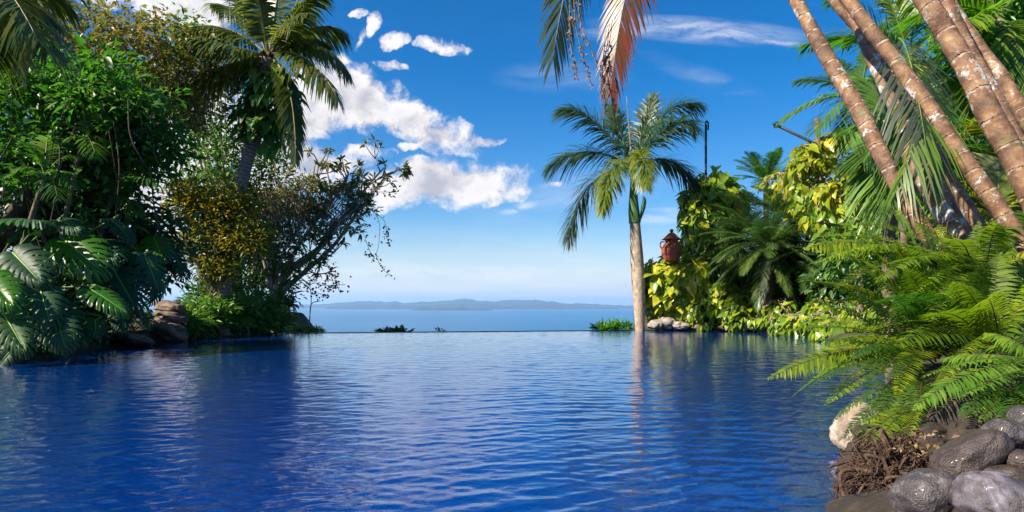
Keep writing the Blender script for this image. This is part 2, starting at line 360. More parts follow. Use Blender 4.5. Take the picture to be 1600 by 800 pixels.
for (cx_, cy_, lam, sl) in ((1.15, -.2, .15, .078), (1.5, .4, .105, .035), (1.15, -.2, .31, .022)):
    rr_ = np.hypot(Xw - cx_, Yw - cy_) + .05 * np.sin(Xw * 2.3 + Yw) + .035 * np.sin(Xw * 5.1 - Yw * 2.2)
    az_ = np.arctan2(Xw - cx_, Yw - cy_)
    Zw += sl * lam / 6.283 * np.sin(6.283 * rr_ / lam) * np.exp(-rr_ / 7.0) * (.35 + .65 / (1 + np.exp(-(Xw + .8) * 2.2))) * (.8 + .4 * np.sin(az_ * 9 + rr_ * 2)) * np.exp(-(cell * 2 / lam) ** 2)
fade = np.minimum(1, (Yw - 1.2) / .2) * np.minimum(1, np.abs(yedge - Yw) / .15) * np.minimum(1, (1 - np.abs(sc_))[None] * half[:, None] / .1)
Zw = Zw * fade
Xa = np.concatenate([np.full((NR, 1), -9.0), Xw, np.full((NR, 1), 7.6)], 1); Ya = np.concatenate([Yw[:, :1], Yw, Yw[:, -1:]], 1); Za = np.concatenate([np.zeros((NR, 1)), Zw, np.zeros((NR, 1))], 1)
Xa = np.concatenate([Xa[:1], Xa]); Ya = np.concatenate([np.full((1, NC + 2), -3.2), Ya]); Za = np.concatenate([np.zeros((1, NC + 2)), Za])
g = Geo(); n_ = NC + 2; i = (np.arange(NR)[:, None] * n_ + np.arange(n_ - 1)[None]).ravel()
g.add(np.stack([Xa, Ya, Za], -1).reshape(-1, 3), np.stack([i, i + 1, i + n_ + 1, i + n_], -1))
tag(g.build('pool_water', mt), kind='structure')

# sea
mt, N = new_mat('sea_water'); tco = N.n('ShaderNodeTexCoord')
ns = N.noise(N.n('ShaderNodeMapping', ins={'Vector': tco.outputs['Object'], 'Scale': (.00016, .0012, 1)}).outputs[0], 1.0, 5, .6)
c = N.mix(N.smooth(ns, .35, .65), (.010, .085, .20, 1), (.016, .13, .28, 1))
bm = N.n('ShaderNodeBump', ins={'Strength': .5, 'Distance': 3.0, 'Height': N.noise(N.n('ShaderNodeMapping', ins={'Vector': tco.outputs['Object'], 'Scale': (.006, .02, 1)}).outputs[0], 1, 6, .7)})
out(N, N.n('ShaderNodeBsdfPrincipled', ins={'Base Color': c, 'Roughness': .35, 'Specular IOR Level': .35, 'Normal': bm}))
g = Geo(); S_ = 118000.0
g.add([(-S_, -S_, SEA), (S_, -S_, SEA), (S_, S_, SEA), (-S_, S_, SEA)], [np.array([[0, 1, 2, 3]])])
tag(g.build('sea', mt, smooth=False), kind='structure')

# distant coastal hills
mh = plain('far_hill_woods', (.010, .030, .045), (.022, .045, .055), .0006, .95, 0)
def hills(prof, D, depth, seed, name='hills'):
    px = np.array([p[0] for p in prof], float); py = np.array([p[1] for p in prof], float)
    n, m = 300, 26; x = np.linspace(px[0], px[-1], n); top = np.interp(x, px, py)
    for k, (a_, w_) in enumerate(((2.0, 34), (1.6, 13), (.8, 5))): top = top + a_ * np.array([mnoise.noise(Vector((q / w_, seed + k * 7, 0))) for q in x])
    hz = np.maximum(H + (HZ - top) * D / F - SEA, 5)
    s_ = np.linspace(-1, 1, m); X = np.repeat(((x - 800) * D / F)[None], m, 0); Y = np.repeat((D + s_ * depth)[:, None], n, 1)
    Z = np.zeros((m, n))
    for a_ in range(m):
        for b_ in range(n):
            tt = max(0, 1 - abs(s_[a_]) ** 1.4); nn = mnoise.fractal(Vector((X[a_, b_] / 2600, Y[a_, b_] / 2600, seed)), .9, 2.1, 5)
            Z[a_, b_] = SEA - 8 + hz[b_] * tt * (1 + .45 * nn * (1 - tt * .8))
    g = Geo(); i = (np.arange(m - 1)[:, None] * n + np.arange(n - 1)[None]).ravel()
    g.add(np.stack([X, Y, Z], -1).reshape(-1, 3), np.stack([i, i + 1, i + n + 1, i + n], -1))
    return tag(g.build(name, mh), kind='structure')
hills([(440,478),(520,474),(560,470),(600,471),(640,473),(690,470),(728,467),(760,470),(800,469),(838,468),(880,473),(930,475),(1000,478),(1040,480)], 42000, 3500, 3.1)
hills([(520,480),(560,476),(600,476.5),(650,478),(690,476),(740,476),(800,477),(850,474),(900,478),(960,480)], 34000, 1800, 8.4, 'hills')
hills([(640,484),(665,480),(700,480),(740,481.5),(770,483.5)], 27000, 700, 5.2, 'hills')

# haze over the sea
mz, N = new_mat('haze_air')
N.n('ShaderNodeOutputMaterial', ins={1: N.n('ShaderNodeVolumePrincipled', ins={'Color': (.48, .72, 1, 1), 'Density': 2.0e-5, 'Anisotropy': .2})})
g = Geo(); s2 = 120000.0
q = [(x, y, z) for z in (SEA - 14, 900.0) for x, y in ((-s2, -s2), (s2, -s2), (s2, s2), (-s2, s2))]
g.add(q, [np.array([[0, 3, 2, 1], [4, 5, 6, 7], [0, 1, 5, 4], [1, 2, 6, 5], [2, 3, 7, 6], [3, 0, 4, 7]])])
hzo = g.build('haze', mz, smooth=False); tag(hzo, 'pale blue sea haze that fades the far coast', 'haze', kind='stuff')
#@@VEG@@
# ================================================================== plant materials
M_bark = plain('grey_brown_bark', (.10, .07, .05), (.22, .17, .12), 14, .9, .5)
M_twig = plain('pale_twig', (.20, .16, .14), (.36, .30, .26), 20, .85, .3)
M_dark_bark = plain('dark_bark', (.035, .026, .02), (.09, .065, .045), 12, .95, .5)
M_green_stem = plain('green_stem', (.06, .13, .02), (.12, .19, .04), 9, .5, .1)
M_tan_stem = plain('tan_rachis', (.16, .16, .05), (.26, .20, .09), 9, .5, .1)
M_dark_stem = plain('dark_fern_stem', (.03, .035, .012), (.07, .05, .02), 9, .6, .1)
L_olive = leaf_mat('olive_brown_leaf', [(0.062, 0.099, 0.028), (0.138, 0.167, 0.033), (0.278, 0.167, 0.051), (0.169, 0.212, 0.051)], (.25, .32, .03))
L_vivid = leaf_mat('vivid_green_leaf', [(0.029, 0.070, 0.016), (0.066, 0.169, 0.020), (0.131, 0.277, 0.024), (0.259, 0.396, 0.040)], (.12, .50, .02))
L_deep = leaf_mat('deep_green_leaf', [(0.024, 0.061, 0.020), (0.051, 0.136, 0.034), (0.104, 0.220, 0.041)], (.06, .25, .02), .25)
L_mid = leaf_mat('mid_green_leaf', [(0.045, 0.105, 0.027), (0.108, 0.224, 0.038), (0.208, 0.316, 0.048)], (.14, .40, .03))
L_croton = leaf_mat('croton_leaf', [(.05, .10, .012), (.10, .15, .012), (.18, .20, .012), (.30, .24, .010), (.42, .24, .010), (.26, .13, .010)], (.5, .5, .02), .3)
L_plum = leaf_mat('plumeria_leaf', [(.065, .085, .04), (.12, .15, .06), (.20, .21, .11)], (.16, .26, .05), .25)
L_monst = leaf_mat('monstera_leaf', [(0.010, 0.038, 0.023), (0.022, 0.069, 0.033), (0.044, 0.108, 0.038)], (.08, .35, .03), .22, rough=.5, spec=.3, clump=2.2)
L_monst2 = leaf_mat('bright_monstera_leaf', [(.02, .09, .01), (.045, .16, .015)], (.2, .6, .03), .3, rough=.3)
L_coco = leaf_mat('coconut_leaflet', [(0.031, 0.061, 0.014), (0.078, 0.113, 0.021), (0.172, 0.172, 0.034)], (.30, .40, .03), .38)
L_yellowfrond = leaf_mat('yellowing_leaflet', [(.10, .12, .012), (.28, .22, .012), (.35, .20, .01)], (.6, .5, .02), .4)
L_royal = leaf_mat('royal_palm_leaflet', [(0.013, 0.038, 0.024), (0.029, 0.065, 0.033), (0.072, 0.107, 0.042)], (.14, .30, .05), .28, rough=.42, spec=.4)
L_royalc = leaf_mat('royal_palm_inner_leaflet', [(.05, .10, .012), (.14, .19, .02), (.22, .20, .03)], (.4, .5, .03), .35)
L_cycad = leaf_mat('date_palm_leaflet', [(0.027, 0.072, 0.029), (0.063, 0.128, 0.038), (0.146, 0.192, 0.051)], (.12, .34, .05), .25, rough=.32, spec=.6)
L_bpalm = leaf_mat('bright_palm_leaflet', [(.03, .12, .012), (.06, .22, .02), (.12, .26, .03)], (.2, .6, .04), .35)
L_areca = leaf_mat('areca_leaflet', [(0.025, 0.072, 0.009), (0.058, 0.154, 0.013), (0.149, 0.220, 0.017), (0.264, 0.264, 0.022)], (.16, .62, .02), .42)
L_arecay = leaf_mat('yellow_areca_leaflet', [(.05, .10, .010), (.14, .19, .012), (.28, .26, .02)], (.5, .6, .02), .42)
L_pothos = leaf_mat('yellow_green_vine_leaf', [(0.053, 0.139, 0.013), (0.149, 0.258, 0.016), (0.340, 0.387, 0.031), (0.511, 0.473, 0.086)], (.45, .65, .03), .32, rough=.32, clump=3)
L_ltvine = leaf_mat('green_vine_leaf', [(0.063, 0.149, 0.015), (0.167, 0.284, 0.022), (0.419, 0.419, 0.030)], (.35, .6, .03), .35, rough=.34, clump=3)
L_gold = leaf_mat('golden_vine_leaf', [(.06, .14, .012), (.14, .22, .015), (.30, .34, .015), (.48, .44, .03)], (.7, .7, .03), .35, clump=3)
L_fern = leaf_mat('fern_pinna', [(0.034, 0.067, 0.007), (0.084, 0.146, 0.009), (0.146, 0.224, 0.011), (0.246, 0.314, 0.017)], (.38, .66, .015), .42, rough=.55, clump=2.5, spec=.25)
L_fernd = leaf_mat('shaded_fern_pinna', [(0.020, 0.066, 0.011), (0.043, 0.112, 0.016), (0.103, 0.146, 0.026)], (.10, .42, .02), .35, rough=.45)  # darker copy of the fern green, with the shade put into its colour
L_fernp = leaf_mat('pale_fern_pinna', [(.045, .12, .012), (.10, .20, .016), (.19, .27, .035)], (.3, .65, .05), .35, rough=.58, spec=.25)
L_red = leaf_mat('rusty_leaflet', [(.05, .05, .02), (.11, .06, .022), (.26, .055, .025), (.16, .06, .03), (.05, .06, .025)], (.60, .16, .05), .45, clump=5)
L_hang = leaf_mat('blue_green_leaflet', [(.03, .05, .035), (.06, .09, .05), (.12, .13, .08)], (.2, .3, .1), .35)
L_flower = leaf_mat('magenta_bract', [(.35, .01, .06), (.55, .02, .12)], (.8, .03, .15), .3)
L_husk = leaf_mat('dry_leaf', [(.10, .05, .025), (.22, .13, .07), (.35, .25, .16)], (.4, .25, .1), .2, rough=.8)
OV, LA, HE = ovate(), lance(), heart()
rg = np.random.default_rng
def rvec(r, n, zb=0.0, zs=1.0):
    v = r.standard_normal((n, 3)); v[:, 2] = v[:, 2] * zs + zb; return unit(v)

def clumps(geo, r, centers, rad, per, tpl, L, Wd, mat=0, flat=.6, hang=-.25, out_from=None):
    """leaf clumps: leaves around each centre, blades mostly facing up and pointing outward"""
    n = len(centers) * per
    C = np.repeat(centers, per, 0); R = np.repeat(np.broadcast_to(rad, len(centers)), per)
    o = r.standard_normal((n, 3)) * np.array([1, 1, flat]); o = o / np.maximum(1, np.linalg.norm(o, axis=1, keepdims=True) / 1.6)
    pos = C + o * R[:, None] * .62
    d = unit(o * .9 + rvec(r, n) * .8 + np.array([0, 0, hang]))
    nrm = unit(rvec(r, n) * .75 + np.array([0, 0, 1.0]))
    s = np.exp(r.normal(0, .22, n))
    scatter(geo, tpl, pos, d, nrm, L * s, Wd * s, mat)
def in_ell(r, c, rr, n, shell=.55):
    v = rvec(r, n); q = (shell + (1 - shell) * r.random(n)) ** 1.0
    q = np.where(r.random(n) < .3, r.random(n) ** .5, q)
    return np.asarray(c) + v * q[:, None] * np.asarray(rr)

def tree(name, label, cat, base, trunk_top, blobs, leafm, seed, L=.11, Wd=.05, per=26, cl=.3, tpl=None, barkm=None, r0=.12, limbs=26, group=None, flat=.6, hang=-.25):
    """blobs: (centre, radii, clump count)"""
    r = rg(seed); base = np.asarray(base, float); barkm = barkm or M_bark; tpl = tpl or OV
    t = thing(name, label, cat, base, group)
    g1, g2, g3 = Geo(), Geo(), Geo()
    top = np.asarray(trunk_top, float)
    mid = (base + top) / 2 + r.normal(0, .12, 3)
    path = spline([base - np.array([0, 0, .3]), base + (mid - base) * .5 + r.normal(0, .05, 3), mid, top], 24)
    g1.add(*tube(path, np.linspace(r0 * 1.25, r0 * .45, 24), 9, wob=.05, rng=r)[:2])
    allc = []
    for (c, rr, n) in blobs:
        cc = in_ell(r, c, rr, n); allc.append(cc)
        clumps(g2, r, cc, cl * np.exp(r.normal(0, .3, n)), per, tpl, L, Wd, flat=flat, hang=hang)
    ends = np.concatenate(allc); ends = ends[r.permutation(len(ends))[:limbs]]
    for e in ends:
        k = int(r.uniform(9, 23)); s = path[k]
        m_ = s * .45 + e * .55 + np.array([0, 0, -.15 * np.linalg.norm(e - s)]) + r.normal(0, .12, 3)
        p = spline([s, s * .72 + m_ * .28 + r.normal(0, .04, 3), m_, e], 12)
        g3.add(*tube(p, np.linspace(r0 * .34, .006, 12), 5)[:2])
    g1.build('trunk', barkm, t); g3.build('branches', barkm, t); g2.build('crown', leafm, t)
    return t

# ================================================================== left bank: trees
tree('broadleaf_tree', 'tall tree with dull olive and reddish leaves filling the upper left sky', 'tree', (-9.2, 13.2, .2), P(215, 130, 13.2),
     [(P(215, 90, 13), (1.3, 1.0, .85), 74), (P(110, 60, 13), (1.25, 1.0, .85), 60), (P(300, 130, 13.4), (.8, .8, .9), 36), (P(190, 190, 13), (1.4, .9, .8), 40), (P(20, 70, 13), (1.1, 1, 1), 50)],
     L_olive, 11, L=.12, Wd=.055, per=42, cl=.34, r0=.17, limbs=60)
tree('broadleaf_tree', 'vivid green leafy tree above the monstera at the far left', 'tree', (-7.9, 10.3, .25), P(110, 200, 10.2),
     [(P(60, 160, 10), (1.1, .9, .65), 56), (P(170, 170, 10), (.95, .9, .65), 54), (P(115, 130, 10), (.9, .8, .45), 45), (P(215, 225, 10.2), (.6, .7, .6), 45), (P(30, 230, 9.6), (.8, .7, .5), 45), (P(150, 260, 10.2), (.9, .6, .5), 40)],
     L_vivid, 12, L=.13, Wd=.055, per=40, cl=.24, r0=.13, limbs=45)
tree('broadleaf_tree', 'airy small leaved tree with sky showing through behind the coconut palm', 'tree', (-6.4, 16.2, .1), P(330, 200, 16.3),
     [(P(310, 170, 16.5), (.9, .8, .9), 42), (P(350, 230, 16.3), (1.0, .8, .8), 50), (P(275, 110, 16.5), (.8, .8, .9), 36), (P(330, 285, 16), (1.2, .7, .5), 44), (P(415, 255, 16.5), (.5, .6, .7), 26), (P(300, 60, 16.8), (.8, .8, .5), 22)],
     L_mid, 13, L=.12, Wd=.06, per=30, cl=.30, r0=.10, limbs=55)
tree('shade_tree', 'dark understorey tree with thick trunk behind the monstera leaves', 'tree', (-8.3, 9.4, .25), P(60, 280, 9.4),
     [(P(0, 280, 9.2), (.8, .6, .5), 14), (P(120, 300, 10), (1.0, .6, .45), 22), (P(215, 330, 10.6), (.7, .6, .5), 22), (P(235, 395, 10.8), (.45, .5, .5), 30), (P(60, 350, 9.8), (1.2, .4, .5), 34), (P(150, 400, 10.6), (1.1, .4, .5), 40), (P(40, 440, 9.6), (1.2, .4, .5), 34)],
     L_deep, 14, L=.15, Wd=.07, per=30, cl=.3, r0=.2, limbs=30, barkm=M_dark_bark)
tree('leafy_shrub', 'dense dark green shrub between the yellow croton and the flowering tree', 'shrub', P(415, 512, 16.6), P(415, 380, 16.6),
     [(P(410, 320, 16.6), (.55, .5, .5), 34), (P(385, 400, 16.6), (.5, .5, .8), 36), (P(440, 390, 16.4), (.45, .5, .7), 34), (P(430, 455, 16), (.45, .4, .5), 30), (P(455, 320, 16.6), (.7, .5, .4), 40), (P(350, 440, 15.6), (.7, .4, .5), 30)],
     L_deep, 15, L=.12, Wd=.055, per=34, cl=.26, r0=.07, limbs=30, barkm=M_dark_bark)
tree('croton_shrub', 'croton shrub with golden yellow and orange leaves on bare stems', 'shrub', P(330, 500, 13.4), P(340, 400, 13.4),
     [(P(300, 315, 13.4), (.42, .5, .42), 52), (P(350, 320, 13.4), (.62, .5, .36), 60), (P(385, 370, 13.4), (.5, .45, .36), 58), (P(320, 375, 13.4), (.55, .5, .4), 56), (P(345, 415, 13.4), (.4, .4, .25), 22)],
     L_croton, 16, L=.105, Wd=.034, per=34, cl=.19, tpl=LA, r0=.05, limbs=50, flat=.8, hang=.1)

# ---- coconut palm with the climber on its trunk
D = 13.6; cb = P(345, 500, 13.6); hub = P(420, 92, D)
t = thing('coconut_palm', 'coconut palm with arching dull green fronds rising above the left trees', 'palm', (cb[0], cb[1], .1))
M_ctrunk, N = new_mat('coconut_trunk'); at = N.n('ShaderNodeAttribute', attribute_name='len'); tco = N.n('ShaderNodeTexCoord')
nz = N.noise(tco.outputs['Object'], 9, 5, .6)
f = N.math('FRACT', N.math('MULTIPLY', N.math('ADD', at.outputs['Fac'], N.math('MULTIPLY', nz, .16)), 13.0))
c = N.mix(N.smooth(f, .0, .35), (.10, .065, .048, 1), N.mix(nz, (.16, .11, .085, 1), (.34, .25, .20, 1)))
b = N.n('ShaderNodeBump', ins={'Strength': .7, 'Distance': .02, 'Height': N.math('ADD', N.smooth(f, 0, .3), N.noise(tco.outputs['Object'], 40, 4, .6))})
out(N, N.n('ShaderNodeBsdfPrincipled', ins={'Base Color': c, 'Roughness': .85, 'Normal': b}))
g = Geo(); pth = spline([cb - [0, 0, .3], P(352, 400, D), P(378, 282, D), P(400, 200, D), P(411, 130, D), hub], 60)
g.add(*[x for x in (lambda V, Fs, ln: (V, Fs, 0, ln))(*tube(pth, np.interp(np.linspace(0, 1, 60), [0, .3, .8, 1], [.17, .125, .11, .14]), 14))])
g.build('trunk', M_ctrunk, t)
# (tip px, tip py, depth shift, ctrl px, ctrl py, leaf len, mat)
CF = [(285, 48, .3, 350, 20, .62), (262, 140, -.6, 350, 95, .60), (300, 60, -1.0, 360, 70, .6), (330, 5, .8, 385, 5, .6), (352, -25, .2, 395, 10, .6), (395, -45, -.8, 405, 0, .6), (440, -50, .6, 432, 0, .6),
      (500, -15, -.4, 465, 5, .62), (535, 48, .3, 490, 22, .64), (548, 118, -.3, 505, 40, .60), (528, 155, -1.0, 480, 60, .62), (515, 70, .9, 470, 45, .6),
      (462, 250, -.7, 462, 110, .42), (385, 195, -.3, 392, 130, .45), (450, 175, .5, 448, 100, .45), (345, 120, .7, 372, 80, .5), (300, 150, .3, 360, 92, .55), (480, 20, -1.2, 455, 30, .6)]
for k, (tx, ty, dd, cx_, cy_, ll) in enumerate(CF):
    yel = k in (16,)
    add_frond(t, [L_yellowfrond if yel else L_coco, M_tan_stem], hub + [0, 0, .05], P(cx_, cy_, D + dd * .5), P(tx, ty, D + dd), n=70, ll=ll, lw=.05, a0=68, a1=26, droop=.55, lift=-8, plum=5, start=.14, rad=.035, seed=100 + k, tipmin=.3)
r = rg(5); g = Geo()
for k in range(16):   # fibrous boots and flower stalks at the crown
    a = r.uniform(0, 6.28); e = hub + np.array([math.cos(a) * .25, math.sin(a) * .25, r.uniform(-.55, .1)])
    g.add(*tube(spline([hub - [0, 0, .35], (hub + e) / 2 + [0, 0, .08], e], 6), np.linspace(.05, .02, 6), 5)[:2])
g.build('crown_fibre', M_dark_bark, t)
vb = P(400, 250, D - .2)
t = thing('climbing_philodendron', 'big leaved climber wrapped around the upper coconut palm trunk', 'vine', vb)
r = rg(6); g = Geo(); n = 420
k = r.integers(34, 53, n); q = pth[k]; a = r.uniform(0, 6.28, n); rr = r.uniform(.15, .62, n) * np.interp(k, [34, 44, 53], [.9, 1.1, .6])
o = np.stack([np.cos(a), np.sin(a), r.normal(0, .25, n)], 1)
scatter(g, HE, q + o * rr[:, None] + np.array([.12, 0, -.1]), unit(o + [0, 0, -.9]), unit(o * .8 + [0, 0, .7]), r.uniform(.16, .34, n), r.uniform(.12, .24, n))
g.build('foliage', L_mid, t); g = Geo()
for q_ in range(5):
    p_ = pth[33:55] + (np.array([.17 * math.cos(q_ * 1.3), .17 * math.sin(q_ * 1.3), 0])[None]) + r.normal(0, .02, (22, 3)); g.add(*tube(p_, .016, 5)[:2])
g.build('stem', M_dark_bark, t)
g = Geo(); n = 150; a = r.uniform(0, 6.28, n); o = np.stack([np.cos(a), np.sin(a), r.normal(0, .4, n)], 1)
scatter(g, HE, P(440, 270, 13.9) + o * r.uniform(.1, .5, n)[:, None] * [1, 1, 1.2], unit(o + [0, 0, -.9]), unit(o * .8 + [0, 0, .7]), .2, .15)

# ---- pinnate palms among the left trees
def small_palm(name, label, hub, tips, mats, ll, lw, n=26, seed=0, base=None, droop=.35, rad=.012, group=None, trunk_r=.03, a0=62, a1=30, lift=8, arch=.35, cat='palm', trunkm=None, start=.18, plum=0, gap=0, prof=(.35, .75), fn='frond', tipmin=.25, wsc=1):
    hub = np.asarray(hub, float); base = np.array([hub[0], hub[1], float(ground_z(hub[0], hub[1]))]) if base is None else np.asarray(base, float)
    t = thing(name, label, cat, base, group); r = rg(seed)
    if np.linalg.norm(hub - base) > .15:
        g = Geo(); pp = spline([base - [0, 0, .15], (base + hub) / 2 + r.normal(0, .04, 3), hub], 20)
        V, Fs, ln = tube(pp, np.linspace(trunk_r * 1.15, trunk_r, 20), 10); g.add(V, Fs, 0, ln); g.build('trunk', trunkm or M_bark, t)
    for k, tp in enumerate(tips):
        tp = np.asarray(tp, float); m_ = (hub + tp) / 2; L_ = np.linalg.norm(tp - hub)
        m_ = m_ + np.array([0, 0, arch * L_]) + r.normal(0, .03 * L_, 3)
        mm = mats[int(r.integers(len(mats)))] if isinstance(mats[0], (list, tuple)) else mats
        add_frond(t, mm, hub, m_, tp, name=fn, n=n, ll=ll * (.8 + .4 * L_ / max(.3, np.mean([np.linalg.norm(np.asarray(q) - hub) for q in tips]))), lw=lw, a0=a0, a1=a1, droop=droop, lift=lift, start=start, rad=rad, seed=seed * 50 + k, plum=plum, gap=gap, prof=prof, tipmin=tipmin)
    return t
SP = [L_vivid, M_green_stem]
def fan(px, py, d, tipl): return P(px, py, d), [P(a, b, d + c) for a, b, c in tipl]
hb, tp = fan(70, 275, 8.8, [(40, 225, 0), (110, 245, .2), (115, 290, -.3), (30, 265, -.2), (20, 290, .2), (90, 310, -.5), (75, 215, .3)])
small_palm('bamboo_palm', 'small feathery palm in front of the trunk at far left', hb, tp, SP, .22, .022, seed=21, base=(-6.9, 8.8, .2))
hb, tp = fan(130, 215, 9.4, [(165, 220, 0), (105, 195, .2), (150, 245, -.3), (95, 225, -.2), (140, 180, .2), (170, 200, .3)])
small_palm('bamboo_palm', 'small feathery palm with light tips amid the vivid green tree', hb, tp, SP, .20, .02, seed=22, base=(-6.4, 9.5, .2))
hb, tp = fan(175, 305, 9.9, [(235, 310, 0), (215, 280, .2), (140, 290, -.3), (215, 335, -.2), (160, 265, .2), (130, 320, .3), (245, 290, -.5)])
small_palm('bamboo_palm', 'feathery palm arching over the upper monstera leaves', hb, tp, SP, .24, .022, seed=23, base=(-6.5, 10, .2))
hb, tp = fan(200, 140, 10, [(255, 150, 0), (235, 120, .2), (160, 130, -.3), (235, 175, -.2), (185, 105, .2), (165, 155, .3)])
small_palm('bamboo_palm', 'feathery palm high in the tree canopy left of the coconut palm', hb, tp, SP, .22, .022, seed=24, base=(-6.6, 10.6, .2))
# big palm whose crown enters at the top left corner
hb, tp = fan(-40, -10, 8.0, [(95, 45, 0), (75, 85, -.5), (40, 95, .4), (110, 10, .6), (100, -30, 0), (-20, 90, -.3), (-120, 40, 0), (-60, -120, .3), (60, 65, -1)])
small_palm('feather_palm', 'large palm whose dark fronds hang into the top left corner', hb, tp, [L_coco, M_tan_stem], .5, .035, n=60, seed=25, base=(-7.3, 8.1, .2), trunk_r=.11, droop=.5, rad=.025, trunkm=M_ctrunk)

# ---- lianas hanging through the left trees
g = Geo(); r = rg(444)
for k in range(16):
    x0, y0, d = r.uniform(20, 260), r.uniform(150, 260), r.uniform(8.6, 10.2); x1 = x0 + r.normal(0, 30); y1 = y0 + r.uniform(90, 190)
    g.add(*tube(spline([P(x0, y0, d), P((x0 + x1) / 2 + r.normal(0, 14), (y0 + y1) / 2, d - .1), P(x1, y1, d)], 14), r.uniform(.004, .011), 5)[:2])
tag(g.build('liana', M_dark_bark, None, P(140, 300, 9.4)), 'thin brown lianas hanging through the vivid green tree on the left', 'vine')
# ---- monstera
def monstera_leaf(geo, base, fwd, nrm, L, Wd, seed, lobes=9, sag=.25, cuts=True):
    r = rg(seed); fwd = unit(np.asarray(fwd, float)); side = unit(np.cross(fwd, nrm)); up = np.cross(side, fwd)
    sub = 6; nc = lobes * sub
    for sg in (-1, 1):
        ss = np.linspace(0, 1, nc + 1); ts = np.array([0, .22, .42, .62, .8, .93, 1.0])
        Vv = np.zeros((nc + 1, len(ts), 3))
        for i_, s in enumerate(ss):
            ang = math.radians(np.interp(s, [0, .12, .35, .7, 1], [150, 108, 78, 52, 12]))
            wv = Wd * .56 * np.interp(s, [0, .08, .22, .45, .7, .9, 1], [.58, .85, 1.0, .98, .80, .48, .22])
            lob = (s * lobes) % 1.0
            edge = 1 - .05 * abs(2 * lob - 1) ** 2
            for j_, t_ in enumerate(ts):
                # ribs curve toward the tip
                a_ = ang - t_ * .30
                y_ = s * L * .92 + wv * t_ * edge * math.cos(a_)
                x_ = wv * t_ * edge * math.sin(a_)
                z_ = .10 * Wd * math.sin(t_ * 2.2) - sag * Wd * t_ ** 2 * .7 - sag * L * (y_ / L) ** 2 * .6 + .012 * L * (1 - abs(2 * lob - 1)) * min(1, t_ * 2) + (.02 * L * math.sin(lob * 6.28 + i_) * t_ ** 2)
                Vv[i_, j_] = np.asarray(base) + side * (sg * x_) + fwd * y_ + up * z_
        idx = lambda i_, j_: i_ * len(ts) + j_
        Fq = []
        for i_ in range(nc):
            lb, q_ = divmod(i_, sub)
            for j_ in range(len(ts) - 1):
                if cuts and q_ == sub - 1 and lb < lobes - 1 and lb > 0 and j_ >= (1 if (lb + seed) % 3 == 0 else 2): continue
                if cuts and q_ == sub - 2 and 0 < lb < lobes - 1 and j_ >= 4: continue
                f_ = [idx(i_, j_), idx(i_ + 1, j_), idx(i_ + 1, j_ + 1), idx(i_, j_ + 1)]
                Fq.append(f_ if sg > 0 else f_[::-1])
        geo.add(Vv.reshape(-1, 3), np.array(Fq), 0)
    sp = np.array([np.asarray(base) + fwd * (s * L * .92) + up * (-sag * L * s * s * .52 + .004) for s in np.linspace(0, .98, 8)])
    geo.add(*[x for x in (lambda V, Fs, ln: (V, Fs, 1, ln))(*tube(sp, np.linspace(.012, .003, 8) * L / .6, 5))])
M_rib = plain('pale_green_rib', (.10, .24, .03), (.18, .34, .06), 8, .4, .05)
def monstera(label, root, leaves, seed, m=None):
    t = thing('monstera_plant', label, 'plant', root, 'monstera plants along the left bank'); r = rg(seed)
    for k, (px, py, d, tx, ty, dd, L, tilt) in enumerate(leaves):
        b_ = P(px, py, d); tp_ = P(tx, ty, d + dd); fw = unit(unit(tp_ - b_) + r.normal(0, .16, 3))
        nm = np.array([.3 + tilt + r.normal(0, .3), -.55 + r.normal(0, .25), .85]); nm = unit(nm - fw * nm.dot(fw)); Lr = np.linalg.norm(tp_ - b_) * r.uniform(.78, .98)
        g = Geo(); monstera_leaf(g, b_, fw, nm, Lr, Lr * r.uniform(.68, .84), seed * 40 + k)
        g.build('leaf', [m or (L_monst2 if r.random() < .16 else L_monst), M_rib], t)
        g = Geo(); rt = np.asarray(root) + r.normal(0, .1, 3) * [1, 1, 0]
        g.add(*tube(spline([rt, (rt + b_) / 2 + [0, .15, .25], b_ + [0, .06, .05], b_], 12), np.linspace(.018, .009, 12), 6)[:2]); g.build('petiole', M_green_stem, t)
# base px,py,depth -> tip px,py,ddepth
monstera('large split leaf monstera drooping to the water at the left edge', (-6.1, 7.6, .15), [(2, 485, 7.2, 50, 566, -.35, .6, 0), (-18, 430, 7.3, 20, 500, -.3, .6, .2), (90, 500, 7.5, 118, 560, -.2, .5, .3), (20, 545, 7.3, -30, 590, -.2, .5, 0), (62, 450, 7.6, 96, 512, -.35, .5, .1)], 31)
monstera('monstera with a wide leaf beside the bright green one above the water', (-6.5, 8.3, .2), [(85, 478, 7.9, 112, 532, -.3, .5, .1), (140, 452, 8.0, 196, 494, -.2, .5, .2), (70, 420, 7.9, 20, 446, -.4, .5, -.2), (20, 395, 7.8, 78, 452, -.3, .5, .1), (148, 500, 8.0, 158, 532, -.2, .4, .3)], 32)
monstera('monstera with a tall grey green leaf hanging by the rocks', (-6.7, 9.3, .2), [(178, 425, 8.8, 220, 500, -.35, .6, .2), (225, 400, 9.2, 262, 448, -.3, .5, .2), (150, 380, 8.9, 214, 416, -.4, .6, .1), (120, 405, 8.7, 160, 428, -.3, .5, .1), (245, 440, 9.4, 236, 486, -.2, .5, .3)], 33)
monstera('highest monstera with spreading leaves under the palm fronds', (-7.2, 8.9, .2), [(28, 355, 8.4, 90, 382, -.4, .6, .1), (100, 375, 8.5, 168, 418, -.4, .6, .1), (175, 345, 9.0, 212, 374, -.3, .5, .2), (60, 350, 8.5, -10, 372, -.3, .5, -.2), (90, 345, 8.7, 128, 362, -.3, .5, .2)], 34)
